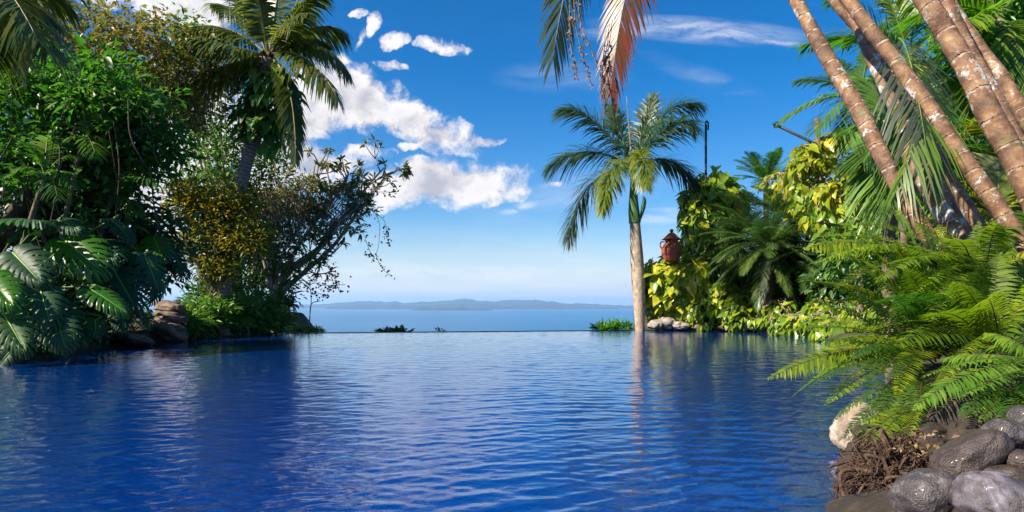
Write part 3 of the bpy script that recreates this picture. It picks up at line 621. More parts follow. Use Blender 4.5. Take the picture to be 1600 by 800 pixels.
monstera('distant monstera with blue green leaves beneath the croton', (-6.9, 11.0, .2), [(268, 390, 10.6, 296, 430, -.3, .5, .2), (282, 420, 10.8, 300, 455, -.3, .4, .2), (240, 372, 10.2, 270, 398, -.3, .4, .2), (205, 385, 10.0, 238, 402, -.3, .5, .2)], 35)
monstera('shaded monstera low over the water with ragged tips', (-6.5, 8.8, .2), [(190, 480, 8.6, 206, 520, -.2, .5, .2), (120, 518, 8.2, 136, 548, -.1, .4, .2), (225, 490, 9.2, 236, 520, -.1, .4, .2), (60, 505, 7.7, 92, 548, -.2, .5, .1)], 36, L_monst)

# ---- undergrowth and hedge on the left bank
r = rg(41); g = Geo(); n = 300
yy = r.uniform(7.2, 11.5, n); xx = -5.75 - .25 * (yy > 8.5) - r.random(n) * .9; zz = r.uniform(.05, .9, n)
clumps(g, r, np.stack([xx, yy, zz], 1), .2, 26, OV, .09, .045)
tag(g.build('undergrowth', L_deep, loc=(-6, 9, .1)), 'dark mixed undergrowth along the shaded left bank', kind='stuff')
def hedge(name, label, cat, base, blobs, mats, seed, tpl, L, Wd, per=30, cl=.16, hang=.2, group=None, stemm=None):
    r = rg(seed); t = thing(name, label, cat, base, group); g = Geo(); g2 = Geo()
    for (c, rr, n) in blobs:
        cc = in_ell(r, c, rr, n, .5); clumps(g, r, cc, cl, per, tpl, L, Wd, hang=hang)
        for e in cc[:max(2, n // 5)]:
            b_ = np.array([c[0] + r.normal(0, .1), c[1], base[2]]); g2.add(*tube(spline([b_, (b_ + e) / 2 + r.normal(0, .03, 3), e], 6), np.linspace(.015, .004, 6), 4)[:2])
    g2.build('stem', stemm or M_dark_bark, t); g.build('foliage', mats, t); return t
hedge('fern_hedge', 'low green fern like hedge running along the left water edge', 'hedge', (-6.0, 14.4, .1),
      [(P(320, 492, 13.2), (.5, .35, .35), 50), (P(360, 488, 13.8), (.5, .4, .35), 55), (P(400, 490, 14.6), (.5, .4, .35), 60), (P(428, 498, 15.0), (.26, .35, .28), 34), (P(295, 500, 12.6), (.35, .35, .25), 34), (P(345, 460, 14.2), (.5, .35, .3), 30)],
      L_mid, 42, LA, .15, .03, per=30, cl=.2, hang=.35)
hedge('edge_shrub', 'low yellow green tuft of plants just past the left end of the pool edge', 'shrub', P(480, 520, 16.2),
      [(P(470, 518, 16.2), (.25, .2, .09), 26), (P(490, 519, 16.2), (.25, .2, .06), 18)], L_pothos, 43, LA, .10, .02, per=24, cl=.08)
hedge('edge_shrub', 'dark green bush top peeping over the pool edge before the sea', 'shrub', P(615, 545, 17.5),
      [(P(604, 521, 17.5), (.26, .2, .09), 24), (P(622, 519, 17.5), (.18, .2, .10), 22), (P(640, 522, 17.5), (.06, .1, .04), 4)], L_deep, 44, OV, .08, .045, per=22, cl=.08)
hedge('edge_sprig', 'tiny lone sprig sticking up at the middle of the pool edge', 'plant', P(687, 530, 17.0),
      [(P(687, 517, 17.0), (.05, .05, .06), 3)], L_mid, 45, LA, .10, .03, per=9, cl=.05)
hedge('edge_plant', 'bright green leafy plants past the pool edge left of the royal palm', 'plant', P(960, 530, 17.6),
      [(P(948, 513, 17.6), (.22, .2, .08), 14), (P(970, 512, 17.6), (.24, .2, .08), 16), (P(936, 514, 17.6), (.10, .1, .07), 6)], L_bpalm, 46, LA, .17, .045, per=10, cl=.08, hang=.6)

# ---- leaning frangipani with bare forks
fb = P(428, 508, 15.6)
t = thing('frangipani_tree', 'leaning frangipani tree with bare pale forks and leaf tufts reaching over the sea view', 'tree', (fb[0], fb[1], .1))
r = rg(51); g = Geo(); gl_ = Geo(); B0 = fb - [0, 0, .2]
D = 15.6
main = [[(430, 470), (455, 420), (500, 385), (540, 335), (575, 290), (600, 262)], [(428, 465), (440, 400), (470, 350), (485, 300), (492, 255)], [(425, 470), (425, 400), (430, 340), (445, 285)],
        [(432, 468), (470, 430), (520, 385), (560, 330), (585, 300)], [(428, 470), (450, 410), (490, 350), (525, 305), (545, 270)], [(428, 470), (415, 420), (400, 360), (395, 310)], [(430, 470), (445, 430), (490, 400), (530, 350), (535, 310)]]
tips = []
for k, mp_ in enumerate(main):
    dd = r.uniform(-.5, .5); pts = [B0] + [P(x, y, D + dd * i_ / len(mp_)) for i_, (x, y) in enumerate(mp_)]
    pp = spline(pts, 26); rad = np.linspace(.085 if k in (0, 3) else .06, .016, 26); g.add(*tube(pp, rad, 8, wob=.05, rng=r)[:2])
    for q_ in range(10):
        i_ = int(r.integers(11, 26)); s = pp[i_]; dirr = unit(pp[min(25, i_ + 1)] - pp[i_ - 1] + r.normal(0, .55, 3) + [.05, 0, .25])
        L_ = r.uniform(.35, .85); e = s + dirr * L_; m_ = s + dirr * L_ * .5 + [r.normal(0, .03), 0, -.05]
        if e[0] > P(625, 0, D)[0]: continue
        g.add(*tube(spline([s, m_, e], 8), np.linspace(.018, .010, 8), 5)[:2]); tips.append((e, dirr))
        for z_ in range(2):
            d2 = unit(dirr + r.normal(0, .6, 3) + [0, 0, .3]); e2 = m_ + d2 * r.uniform(.18, .42); g.add(*tube(spline([m_, (m_ + e2) / 2 + [0, 0, -.02], e2], 6), np.linspace(.013, .008, 6), 5)[:2]); tips.append((e2, d2))
# the high forks that stand clear of the crown
for fork in [[(470, 330), (488, 290), (497, 262), (492, 244), (484, 238)], [(497, 262), (505, 248), (510, 238)], [(575, 290), (598, 275), (616, 268), (632, 262)], [(598, 275), (602, 262), (600, 256)], [(540, 330), (548, 300), (552, 270), (560, 260)],
             [(545, 300), (538, 278), (530, 264)], [(616, 268), (622, 262), (630, 270)], [(590, 280), (610, 272), (626, 264), (636, 268)], [(520, 320), (515, 285), (509, 262)]]:
    pp = spline([P(x, y, D) for x, y in fork], 12); g.add(*tube(pp, np.linspace(.022, .012, 12), 6)[:2]); tips.append((pp[-1], unit(pp[-1] - pp[-2]))); tips.append((pp[-1], unit(pp[-1] - pp[-2])))
for e, d_ in tips:
    k = int(r.integers(5, 9)); dv = unit(rvec(r, k) * .9 + d_ * .6); scatter(gl_, LA, np.repeat(e[None], k, 0) + dv * .01, dv, unit(rvec(r, k) + [0, 0, 1.2]), r.uniform(.12, .24, k), r.uniform(.045, .065, k))
# twiggy crown leaves
for (px, py, rx, ry, n) in [(430, 305, .55, .3, 40), (480, 290, .5, .22, 34), (535, 300, .45, .25, 34), (560, 320, .4, .28, 26), (470, 340, .6, .35, 36), (410, 350, .35, .5, 30), (520, 350, .3, .3, 16)]:
    cc = in_ell(r, P(px, py, D), (rx, .5, ry), n, .3); clumps(gl_, r, cc, .15, 12, LA, .10, .035, hang=.1)
    for e in cc:
        s = P(450, 400, D); m_ = e * .7 + s * .3 - [0, 0, .05]; g.add(*tube(spline([m_ - unit(e - s) * .2, m_, e], 6), np.linspace(.010, .005, 6), 4)[:2])
g.build('trunk', M_twig, t); gl_.build('crown', L_plum, t)
g = Geo()
for (px, py, n) in [(440, 460, 26), (455, 430, 26), (480, 400, 22), (430, 430, 20), (490, 385, 18), (445, 480, 22), (500, 372, 12), (425, 400, 18)]:
    dv = unit(rvec(r, n) + [.1, -.3, .1]); scatter(g, LA, P(px, py, D - .1) + r.normal(0, .08, (n, 3)), dv, unit(rvec(r, n) + [0, 0, 1]), r.uniform(.25, .5, n), .035)
tag(g.build('bromeliad_cluster', L_mid, None, P(455, 430, D)), 'spiky bromeliads growing on the lower limbs of the frangipani', 'plant')
g = Geo()
for (x0, y0, x1, y1, x2, y2) in [(450, 455, 462, 490, 476, 518), (448, 460, 470, 500, 480, 520), (455, 450, 458, 480, 462, 516), (470, 440, 486, 458, 481, 518), (500, 470, 486, 476, 484, 500), (440, 470, 455, 500, 466, 520), (452, 470, 452, 490, 450, 516)]:
    g.add(*tube(spline([P(x0, y0, D), P(x1, y1, D - .1), P(x2, y2 + 3, D)], 10), .010, 5)[:2])
tag(g.build('aerial_root', M_twig, None, P(465, 520, D)), 'thin bare stems dropping from the frangipani to the pool edge', 'vine')
# flowering creeper
t = thing('bougainvillea_creeper', 'thin creeper with magenta flowers trailing from the frangipani branches', 'vine', P(470, 440, D - .3))
g1, g2, g3 = Geo(), Geo(), Geo()
for cv in [[(555, 310), (590, 340), (592, 380), (588, 400), (598, 420), (612, 432)], [(570, 320), (600, 345), (604, 370), (610, 385)], [(500, 400), (520, 430), (530, 455)], [(520, 340), (560, 355), (575, 385), (580, 400)], [(480, 430), (500, 445), (540, 445)], [(470, 440), (490, 455), (510, 462)], [(585, 300), (610, 300), (618, 300)]]:
    pp = spline([P(x, y, D - .3 + r.normal(0, .1)) for x, y in cv], 24); g1.add(*tube(pp, .006, 4)[:2])
    n = 26; q = pp[r.integers(3, 24, n)] + r.normal(0, .06, (n, 3)); scatter(g2, OV, q, rvec(r, n, -.5), rvec(r, n), r.uniform(.06, .11, n), .05)
for (px, py, s_, n) in [(505, 455, .16, 26), (490, 440, .12, 16), (528, 444, .14, 14), (515, 430, .15, 10), (575, 352, .03, 7), (484, 350, .03, 7), (452, 412, .04, 7), (407, 402, .04, 7), (522, 412, .1, 6)]:
    scatter(g2, OV, P(px, py, D - .35) + r.normal(0, 1, (n, 3)) * s_ * [1, .5, .7], rvec(r, n), rvec(r, n), .07, .06, 1)
g1.build('stem', M_twig, t); g2.build('foliage', [L_deep, L_flower], t)  # the foliage mesh holds the magenta flowers as well as the leaves

# ================================================================== royal palm
D = 16.75; rb = P(999, 522, D)
t = thing('royal_palm', 'royal palm with pale bulging trunk standing at the far pool edge', 'palm', (rb[0], rb[1], 0))
M_royal, N = new_mat('royal_trunk'); at = N.n('ShaderNodeAttribute', attribute_name='len'); tco = N.n('ShaderNodeTexCoord')
nz = N.noise(tco.outputs['Object'], 7, 6, .65); n2_ = N.noise(N.n('ShaderNodeMapping', ins={'Vector': tco.outputs['Object'], 'Scale': (1, 1, .25)}).outputs[0], 26, 5, .6)
f = N.math('FRACT', N.math('MULTIPLY', at.outputs['Fac'], 5.2))
c = N.mix(N.smooth(nz, .35, .65), (.30, .22, .16, 1), (.50, .40, .31, 1)); c = N.mix(N.smooth(n2_, .5, .7), c, (.20, .14, .10, 1))
c = N.mix(N.math('MULTIPLY', N.math('SUBTRACT', 1.0, N.smooth(f, 0, .12)), .35), c, (.12, .085, .06, 1))
b = N.n('ShaderNodeBump', ins={'Strength': .4, 'Distance': .01, 'Height': n2_})
out(N, N.n('ShaderNodeBsdfPrincipled', ins={'Base Color': c, 'Roughness': .8, 'Normal': b}))
pth = spline([P(999, 545, D), P(1000, 515, D), P(998, 450, D), P(995, 400, D), P(992, 345, D)], 40)
g = Geo(); V, Fs, ln = tube(pth, np.interp(np.linspace(0, 1, 40), [0, .10, .16, .3, .55, .75, .92, 1], [.155, .15, .118, .125, .165, .16, .135, .125]), 20); g.add(V, Fs, 0, ln); g.build('trunk', M_royal, t)
M_shaft = plain('green_crownshaft', (.045, .12, .03), (.09, .17, .05), 5, .35, .1)
g = Geo(); sh = spline([P(992, 348, D), P(990, 320, D), P(990, 285, D), P(989, 250, D)], 16); g.add(*tube(sh, np.interp(np.linspace(0, 1, 16), [0, .2, .6, 1], [.15, .14, .09, .075]), 16)[:2])
g.build('crownshaft', M_shaft, t)
g = Geo(); g.add(*tube(spline([P(1000, 345, D), P(1005, 325, D), P(1007, 312, D), P(1005, 306, D)], 10), np.array([.02, .03, .045, .055, .055, .05, .045, .03, .02, .006]), 8)[:2]); g.build('flower_spathe', M_shaft, t)
g = Geo(); g.add(*tube(spline([P(989, 262, D), P(984, 210, D), P(979, 150, D)], 10), np.linspace(.035, .006, 10), 6)[:2]); g.build('spear_leaf', M_tan_stem, t)
hub = P(989, 262, D)
RF = [(878, 172, -.3, 925, 165, 0), (857, 262, .3, 915, 212, 0), (888, 372, -.5, 905, 262, 0), (1094, 165, .3, 1040, 140, 0), (1088, 290, .2, 1050, 225, 0), (1086, 200, -1.2, 1050, 170, 0), (955, 165, 1.4, 960, 190, 0), (1020, 150, 1.0, 1010, 190, 0), (940, 330, -2.2, 955, 230, 1), (1010, 290, -2.0, 1005, 215, 1)]
for k, (tx, ty, dd, cx_, cy_, inner) in enumerate(RF):
    add_frond(t, [L_royalc if inner else L_royal, M_green_stem], hub, P(cx_, cy_, D + dd * .5), P(tx, ty, D + dd), n=140, ll=.74 if not inner else .55, lw=.034, a0=58, a1=22, droop=.42, lift=12, plum=34, start=.10, rad=.028, seed=200 + k, tipmin=.35)

# ================================================================== right far bank
# hooked pole
M_iron = plain('black_iron', (.012, .012, .014), (.03, .028, .026), 20, .5, .1)
D = 17.2; t = thing('hook_pole', 'thin black iron shepherd hook pole above the vine covered rocks', 'pole', (P(1103, 500, D)[0], D, .4))
g = Geo(); g.add(*tube([P(1103, 500, D), P(1103, 195, D)], .030, 8)[:2]); g.build('pole', M_iron, t)
g = Geo(); g.add(*tube(spline([P(1103, 208, D), P(1102.6, 194, D), P(1104, 189, D), P(1106.5, 192, D), P(1106.5, 203, D)], 16), .022, 7)[:2]); g.build('hook', M_iron, t)

# urn
M_terra, N = new_mat('terracotta'); tco = N.n('ShaderNodeTexCoord'); nz = N.noise(tco.outputs['Object'], 9, 6, .65)
c = N.mix(N.smooth(nz, .3, .7), (.22, .050, .025, 1), (.46, .12, .055, 1)); b = N.n('ShaderNodeBump', ins={'Strength': .5, 'Distance': .02, 'Height': N.noise(tco.outputs['Object'], 30, 5, .6)})
out(N, N.n('ShaderNodeBsdfPrincipled', ins={'Base Color': c, 'Roughness': .75, 'Normal': b}))
def lathe(geo, prof, c, seg=32, mat=0, squash=None):
    th = np.linspace(0, 2 * np.pi, seg, endpoint=False); V = np.array([[c[0] + r_ * math.cos(a), c[1] + r_ * math.sin(a), c[2] + z_] for r_, z_ in prof for a in th])
    Fq = [[i_ * seg + j_, i_ * seg + (j_ + 1) % seg, (i_ + 1) * seg + (j_ + 1) % seg, (i_ + 1) * seg + j_] for i_ in range(len(prof) - 1) for j_ in range(seg)]
    geo.add(V, np.array(Fq), mat)
D = 17.0; ub = P(1049.5, 408, D - .25); t = thing('terracotta_urn', 'lidded red terracotta urn with side handles on top of the vines', 'urn', ub)
g = Geo(); lathe(g, [(.0, 0), (.15, 0), (.17, .03), (.215, .10), (.245, .20), (.25, .28), (.235, .35), (.20, .41), (.165, .44), (.15, .46), (.155, .50), (.17, .515), (.15, .52), (.0, .52)], ub)
for z_ in (.16, .19, .33): lathe(g, [(.235 if z_ < .3 else .236, z_ - .008), (.253, z_), (.235, z_ + .008)], ub)
g.build('body', M_terra, t)
g = Geo(); lathe(g, [(.0, .53), (.235, .525), (.24, .54), (.19, .57), (.12, .64), (.07, .685), (.035, .70), (.03, .715), (.05, .735), (.048, .76), (.02, .785), (.0, .79)], ub); g.build('lid', M_terra, t)
for s_ in (-1, 1):
    for yaw in (0, 1.2):
        cx_, sy_ = math.cos(yaw) * s_, math.sin(yaw) * -1 * s_
        g = Geo(); g.add(*tube(spline([ub + [cx_ * .17, sy_ * .17, .47], ub + [cx_ * .25, sy_ * .25, .47], ub + [cx_ * .285, sy_ * .285, .40], ub + [cx_ * .24, sy_ * .24, .30]], 12), .018, 7)[:2]); g.build('handle', M_terra, t)

# rocks
def rock(name, label, c, size, mat, seed, group=None, rough=.25, sub=5, rotz=0., tilt=(0, 0), sq=1.0, freq=1.3, cat='rock', fine=.03):
    import bmesh
    bm_ = bmesh.new(); bmesh.ops.create_icosphere(bm_, subdivisions=sub, radius=1.0)
    for v in bm_.verts:
        p = v.co.copy(); q = Vector((p.x * 1.0 + seed * 3.7, p.y + seed, p.z))
        k = 1 + rough * mnoise.fractal(q * freq, .9, 2.1, 3) + fine * mnoise.fractal(q * 6, .8, 2.2, 4)
        pn = Vector([math.copysign(abs(a) ** sq, a) for a in p]); v.co = pn * k
    rot = Vector((0, 0, 0)); from mathutils import Euler
    e = Euler((tilt[0], tilt[1], rotz)).to_matrix()
    for v in bm_.verts: v.co = e @ Vector((v.co.x * size[0], v.co.y * size[1], v.co.z * size[2]))
    me = bpy.data.meshes.new(name); bm_.to_mesh(me); bm_.free(); me.materials.append(mat)
    for p in me.polygons: p.use_smooth = True
    o = bpy.data.objects.new(name, me); COL.objects.link(o); o.location = tuple(float(x) for x in c)
    return tag(o, label, cat, group)
def rock_mat(name, cols, scale, rough=.8, bump=.5, wet=0., lichen=None):
    m, N = new_mat(name); tco = N.n('ShaderNodeTexCoord'); O = tco.outputs['Object']
    n1 = N.noise(O, scale, 8, .68, .4); n2 = N.noise(O, scale * 5, 6, .7); vo = N.n('ShaderNodeTexVoronoi', ins={'Vector': O, 'Scale': scale * 14}).outputs[0]
    c = N.ramp(n1, [(.3, cols[0]), (.5, cols[1]), (.7, cols[2])])
    c = N.mix(.6, c, N.ramp(n2, [(.3, (.4, .4, .4)), (.7, (1.5, 1.5, 1.5))]), 'MULTIPLY')
    if lichen: c = N.mix(N.smooth(N.noise(O, scale * 2.2, 6, .75), .56, .66), c, V4(lichen))
    h = N.math('ADD', n2, N.math('MULTIPLY', vo, .3)); b = N.n('ShaderNodeBump', ins={'Strength': bump, 'Distance': .012, 'Height': h})
    out(N, N.n('ShaderNodeBsdfPrincipled', ins={'Base Color': c, 'Roughness': rough, 'Normal': b, 'Coat Weight': wet, 'Coat Roughness': .15})); return m
R_grey = rock_mat('pale_grey_rock', [(.12, .10, .09), (.26, .22, .19), (.42, .37, .33)], 3)
R_brown = rock_mat('brown_ledge_rock', [(.06, .04, .03), (.15, .10, .075), (.26, .19, .15)], 3)
R_lime = rock_mat('cream_limestone', [(.13, .09, .065), (.27, .21, .165), (.48, .42, .37)], 7, lichen=(.22, .15, .10))
R_dark = rock_mat('dark_volcanic_rock', [(.012, .008, .006), (.028, .019, .014), (.065, .045, .034)], 7, .85, .9, 0., (.09, .06, .042))
R_river = rock_mat('wet_river_stone', [(.03, .020, .017), (.055, .038, .032), (.10, .075, .068)], 16, .42, .6, .25, (.09, .075, .07))
R_river2 = rock_mat('pale_river_stone', [(.030, .023, .022), (.060, .048, .048), (.13, .11, .115)], 14, .42, .6, .25, (.17, .15, .15))
for k, (px, py, d, sx_, sy_, sz_, lb) in enumerate([(266, 480, 12.2, .26, .24, .11, 'flat brown ledge rock on top of the left bank stack'), (264, 497, 12.0, .26, .24, .11, 'middle ledge rock of the stack under the monstera'), (264, 517, 11.8, .29, .26, .14, 'lowest ledge rock touching the water on the left bank'),
        (210, 533, 10.6, .5, .25, .09, 'long low shaded rock along the left waterline')]):
    rock('ledge_rock', lb, P(px, py, d), (sx_, sy_, sz_), R_brown, k + 1, 'ledge rocks on the left bank', .3, 4, rotz=k * .7, tilt=(.1 * k, .15), sq=.8)
for k, (px, py, d, sx_, sz_, lb) in enumerate([(1024, 507, 16.7, .20, .11, 'leftmost pale rock below the urn beside the royal palm'), (1043, 505, 16.7, .17, .14, 'rounded pale rock second from the royal palm at the waterline'), (1062, 509, 16.6, .20, .10, 'low pale rock at the water below the urn'), (1068, 497, 16.9, .20, .09, 'smooth rock lying on the others below the urn'), (1095, 509, 16.5, .16, .1, 'dark gap rock between the pale rocks and the vine'), 
        (1172, 508, 15.9, .13, .13, 'upright tan rock under the round date palm'), (1192, 506, 15.7, .16, .14, 'large tan rock right of the upright one under the date palm'), (1225, 500, 15.3, .3, .14, 'reddish brown rock half hidden in vines beneath the date palm'), (1262, 508, 14.6, .25, .12, 'shaded rock beyond the fern tips on the far right bank'), (1140, 512, 16.2, .25, .08, 'mossy low rock in the vines at the far right waterline')]):
    rock('shore_rock', lb, P(px, py, d), (sx_, .2, sz_), [R_grey, R_grey, R_grey, R_grey, R_brown, R_lime, R_lime, R_brown, R_brown, R_brown][k], k + 11, 'rocks along the far right waterline', .28, 4, rotz=k, sq=.85)
rock('rock_mound', 'dark rockwork mound under the yellow vine and the urn', (P(1055, 460, 17.6)[0] + .1, 17.6, .55), (.75, .6, .95), R_brown, 31, None, .3, 5)
rock('rock_mound', 'tall rockwork pillar hidden inside the vine beneath the hook pole', (P(1115, 400, 17.9)[0], 17.9, 1.4), (.55, .5, 1.9), R_brown, 32, None, .25, 5)
rock('rock_mound', 'dark rocky bank behind the round date palm', (P(1215, 440, 17.2)[0], 17.4, .9), (1.3, .8, 1.2), R_brown, 33, None, .3, 5)

# vines over the mounds: leaves on ellipsoid shells
def vine_on(name, label, shells, m, seed, L=.2, Wd=.15, cat='vine', group=None, tpl=None, loc=None):
    r = rg(seed); g = Geo(); t = thing(name, label, cat, loc if loc is not None else shells[0][0], group)
    g2 = Geo()
    for (c, rr, n) in shells:
        c = np.asarray(c); rr = np.asarray(rr); v = rvec(r, n); bump_ = 1 + .22 * np.sin(v[:, 0] * 7 + seed) * np.cos(v[:, 2] * 6) + r.normal(0, .10, n)
        pos = c + v * rr * bump_[:, None]; o = unit(v / rr)
        s = np.exp(r.normal(0, .25, n))
        scatter(g, tpl or HE, pos, unit(o * .45 + [0, 0, -.75] + rvec(r, n) * .6), unit(o + [0, 0, .55] + rvec(r, n) * .4), L * s, Wd * s)
        for q in range(10):
            vv_ = unit(np.array([math.cos(q * .63 + .2), math.sin(q * .63 + .2), 0])); pp = np.array([c + np.array([vv_[0] * math.cos(a), vv_[1] * math.cos(a), math.sin(a)]) * rr * .95 for a in np.linspace(-1.1, 1.3, 14)]) + r.normal(0, .03, (14, 3))
            g2.add(*tube(pp, .012, 4)[:2])
    if len(shells) > 1: g2.add(*tube(spline([np.asarray(q[0]) for q in shells], 8 * len(shells)), .012, 4)[:2])
    g2.build('stem', M_twig, t); g.build('foliage', m, t); return t
vine_on('golden_pothos', 'yellow green pothos vine draped over the rocks under the terracotta urn', [(P(1058, 458, 17.3), (.68, .65, .80), 1300), (P(1028, 445, 17.1), (.36, .5, .55), 420), (P(1085, 440, 17.0), (.4, .5, .6), 420), (P(1060, 428, 16.9), (.6, .4, .25), 300)], L_pothos, 61, .21, .165)
vine_on('golden_pothos', 'tall column of yellow green vine below the iron hook pole', [(P(1112, 350, 17.6), (.62, .6, 1.15), 900), (P(1095, 330, 17.5), (.45, .5, .8), 300), (P(1140, 330, 17.6), (.4, .5, .6), 260), (P(1108, 300, 17.6), (.42, .4, .35), 160)], L_ltvine, 62, .23, .175)
vine_on('ground_vine', 'leafy creeper along the far right waterline under the date palm', [(P(1150, 492, 16.1), (.35, .4, .32), 220), (P(1185, 502, 15.8), (.3, .3, .12), 90), (P(1105, 488, 16.6), (.45, .4, .42), 300), (P(1165, 470, 16.4), (.45, .4, .35), 220), (P(1215, 488, 15.5), (.3, .4, .28), 150), (P(1250, 503, 15.0), (.4, .4, .14), 130), (P(1285, 490, 14.2), (.35, .4, .3), 170), (P(1325, 500, 13.0), (.5, .4, .28), 220), (P(1350, 508, 11.6), (.6, .6, .28), 260), (P(1228, 507, 14.3), (.35, .35, .20), 170), (P(1262, 508, 13.6), (.35, .35, .24), 190), (P(1292, 508, 13.0), (.35, .35, .28), 200), (P(1300, 520, 12.0), (.3, .35, .2), 150)], L_ltvine, 63, .15, .11)
vine_on('golden_pothos', 'yellow vine clump tumbling to the water under the smaller date palm', [(P(1128, 470, 16.5), (.35, .35, .45), 260), (P(1150, 440, 16.9), (.35, .3, .4), 160)], L_pothos, 69, .18, .14)
vine_on('golden_climber', 'sunlit yellow green leaves between the upper date palm and the torch', [(P(1255, 300, 15.2), (.5, .4, .45), 240), (P(1215, 290, 16.8), (.4, .4, .3), 120), (P(1300, 345, 14), (.5, .4, .35), 200)], L_gold, 70, .16, .11)
vine_on('trailing_vine', 'fine leaved climber hanging left of the date palm', [(P(1125, 420, 17.0), (.4, .4, .9), 420)], L_mid, 64, .16, .06, tpl=LA)

def burst(px, py, d, R, n, seed, up=.25, zs=.8):
    r = rg(seed); hb = P(px, py, d); tips = []
    for k in range(n):
        a = k * 2.399 + r.uniform(-.2, .2); el = r.uniform(-.7, 1.0) * zs + up * .4
        v = np.array([math.cos(a) * math.cos(el), math.sin(a) * math.cos(el), math.sin(el)]); tips.append(hb + v * R * r.uniform(.82, 1.08) * [1, .8, 1])
    return hb, tips
hb, tp = burst(1200, 385, 15.6, 1.65, 84, 71, up=-.9, zs=1.15)
small_palm('pygmy_date_palm', 'round dark green date palm with dense arching fronds over the far right bank', hb, tp, [L_cycad, M_green_stem], .23, .012, n=84, seed=71, droop=.3, arch=.24, trunk_r=.12, lift=14, rad=.014, start=.12, prof=(.25, .6), trunkm=M_dark_bark)
hb, tp = burst(1150, 380, 16.6, 1.15, 44, 72, up=-.5, zs=1.05)
small_palm('pygmy_date_palm', 'smaller date palm with drooping fronds between the vine column and the round palm', hb, tp, [L_cycad, M_green_stem], .24, .015, n=60, seed=72, droop=.4, arch=.22, trunk_r=.09, lift=14, rad=.012, start=.12, prof=(.25, .6), trunkm=M_dark_bark)
hb, tp = burst(1240, 350, 16.3, 1.4, 56, 75, up=-.3, zs=1.0)
small_palm('pygmy_date_palm', 'upper dark green date palm whose crown tops the round one', hb, tp, [L_cycad, M_green_stem], .27, .017, n=60, seed=75, droop=.3, arch=.2, trunk_r=.12, lift=14, rad=.014, start=.12, prof=(.25, .6), trunkm=M_dark_bark)
hb, tp = burst(1285, 400, 15.2, 1.3, 26, 73, up=-.3, zs=.9)
small_palm('pygmy_date_palm', 'shaded date palm behind the upper fern fronds', hb, tp, [L_cycad, M_green_stem], .26, .016, n=60, seed=73, droop=.3, arch=.2, trunk_r=.1, lift=14, rad=.014, start=.12, prof=(.25, .6), trunkm=M_dark_bark)
hb, tp = burst(1197, 285, 18.0, .95, 30, 74, up=.9, zs=.6)
small_palm('young_palm', 'small bright green palm rising behind the round date palm', hb, tp, [L_bpalm, M_tan_stem], .22, .018, n=44, seed=74, droop=.25, arch=.16, trunk_r=.07, lift=12, rad=.012, start=.2)

# torch on a tilted pole
t = thing('garden_torch', 'black garden torch head on a pole tilted out of the yellow vines', 'torch', P(1300, 240, 13.0))
g = Geo(); a_, b_ = P(1305, 240, 13.0), P(1217, 197, 13.0); g.add(*tube([a_, b_], .028, 8)[:2]); g.build('pole', M_iron, t)
g = Geo(); u_ = unit(b_ - a_); side = unit(np.cross(u_, [0, 1, 0]))
for s_ in (-1, 1): g.add(*tube(spline([b_, b_ + u_ * .05 + side * s_ * .06, b_ + u_ * .10 + side * s_ * .02], 8), .012, 6)[:2])
for s_ in (-1, 1): g.add(*tube(spline([b_, b_ + u_ * .05 + np.array([0, s_ * .06, 0]), b_ + u_ * .10], 8), .012, 6)[:2])
g.add(*tube([b_ - u_ * .03, b_ + u_ * .03], .03, 8)[:2]); g.add(*tube([b_ + u_ * .07, b_ + u_ * .12], .028, 8)[:2]); g.build('torch_head', M_iron, t)

# golden climbers on the right
vine_on('golden_climber', 'bright yellow climber on the dead trunk by the garden torch', [(P(1262, 240, 13.2), (.22, .3, .16), 110), (P(1300, 222, 13.2), (.26, .35, .14), 120), (P(1250, 262, 13.0), (.2, .3, .14), 90), (P(1285, 255, 13.0), (.2, .3, .12), 70)], L_gold, 65, .18, .13)
vine_on('golden_climber', 'large mass of golden yellow leaves left of the first leaning trunk', [(P(1345, 262, 11.5), (.34, .4, .24), 220), (P(1320, 300, 11.8), (.36, .4, .18), 200), (P(1372, 235, 11.2), (.25, .3, .2), 130), (P(1365, 300, 11.2), (.3, .3, .22), 150)], L_gold, 66, .16, .12)
vine_on('leafy_climber', 'green leafy climber in front of the date palm crowns', [(P(1330, 330, 12.0), (.7, .5, .4), 300), (P(1285, 310, 13), (.5, .4, .4), 220), (P(1390, 330, 9.5), (.5, .4, .5), 300)], L_ltvine, 67, .16, .10, tpl=LA)
g = Geo(); r = rg(68)
g.add(*tube(spline([P(1283, 340, 13.1), P(1280, 260, 13.1), P(1277, 185, 13.1)], 12), .055, 8)[:2]); g.add(*tube(spline([P(1270, 320, 12.8), P(1285, 275, 12.8), P(1312, 240, 12.8)], 12), .03, 6)[:2])
tag(g.build('dead_trunk', M_bark, None, P(1283, 340, 13.1)), 'bare thin trunk rising through the yellow climber near the torch', 'trunk')

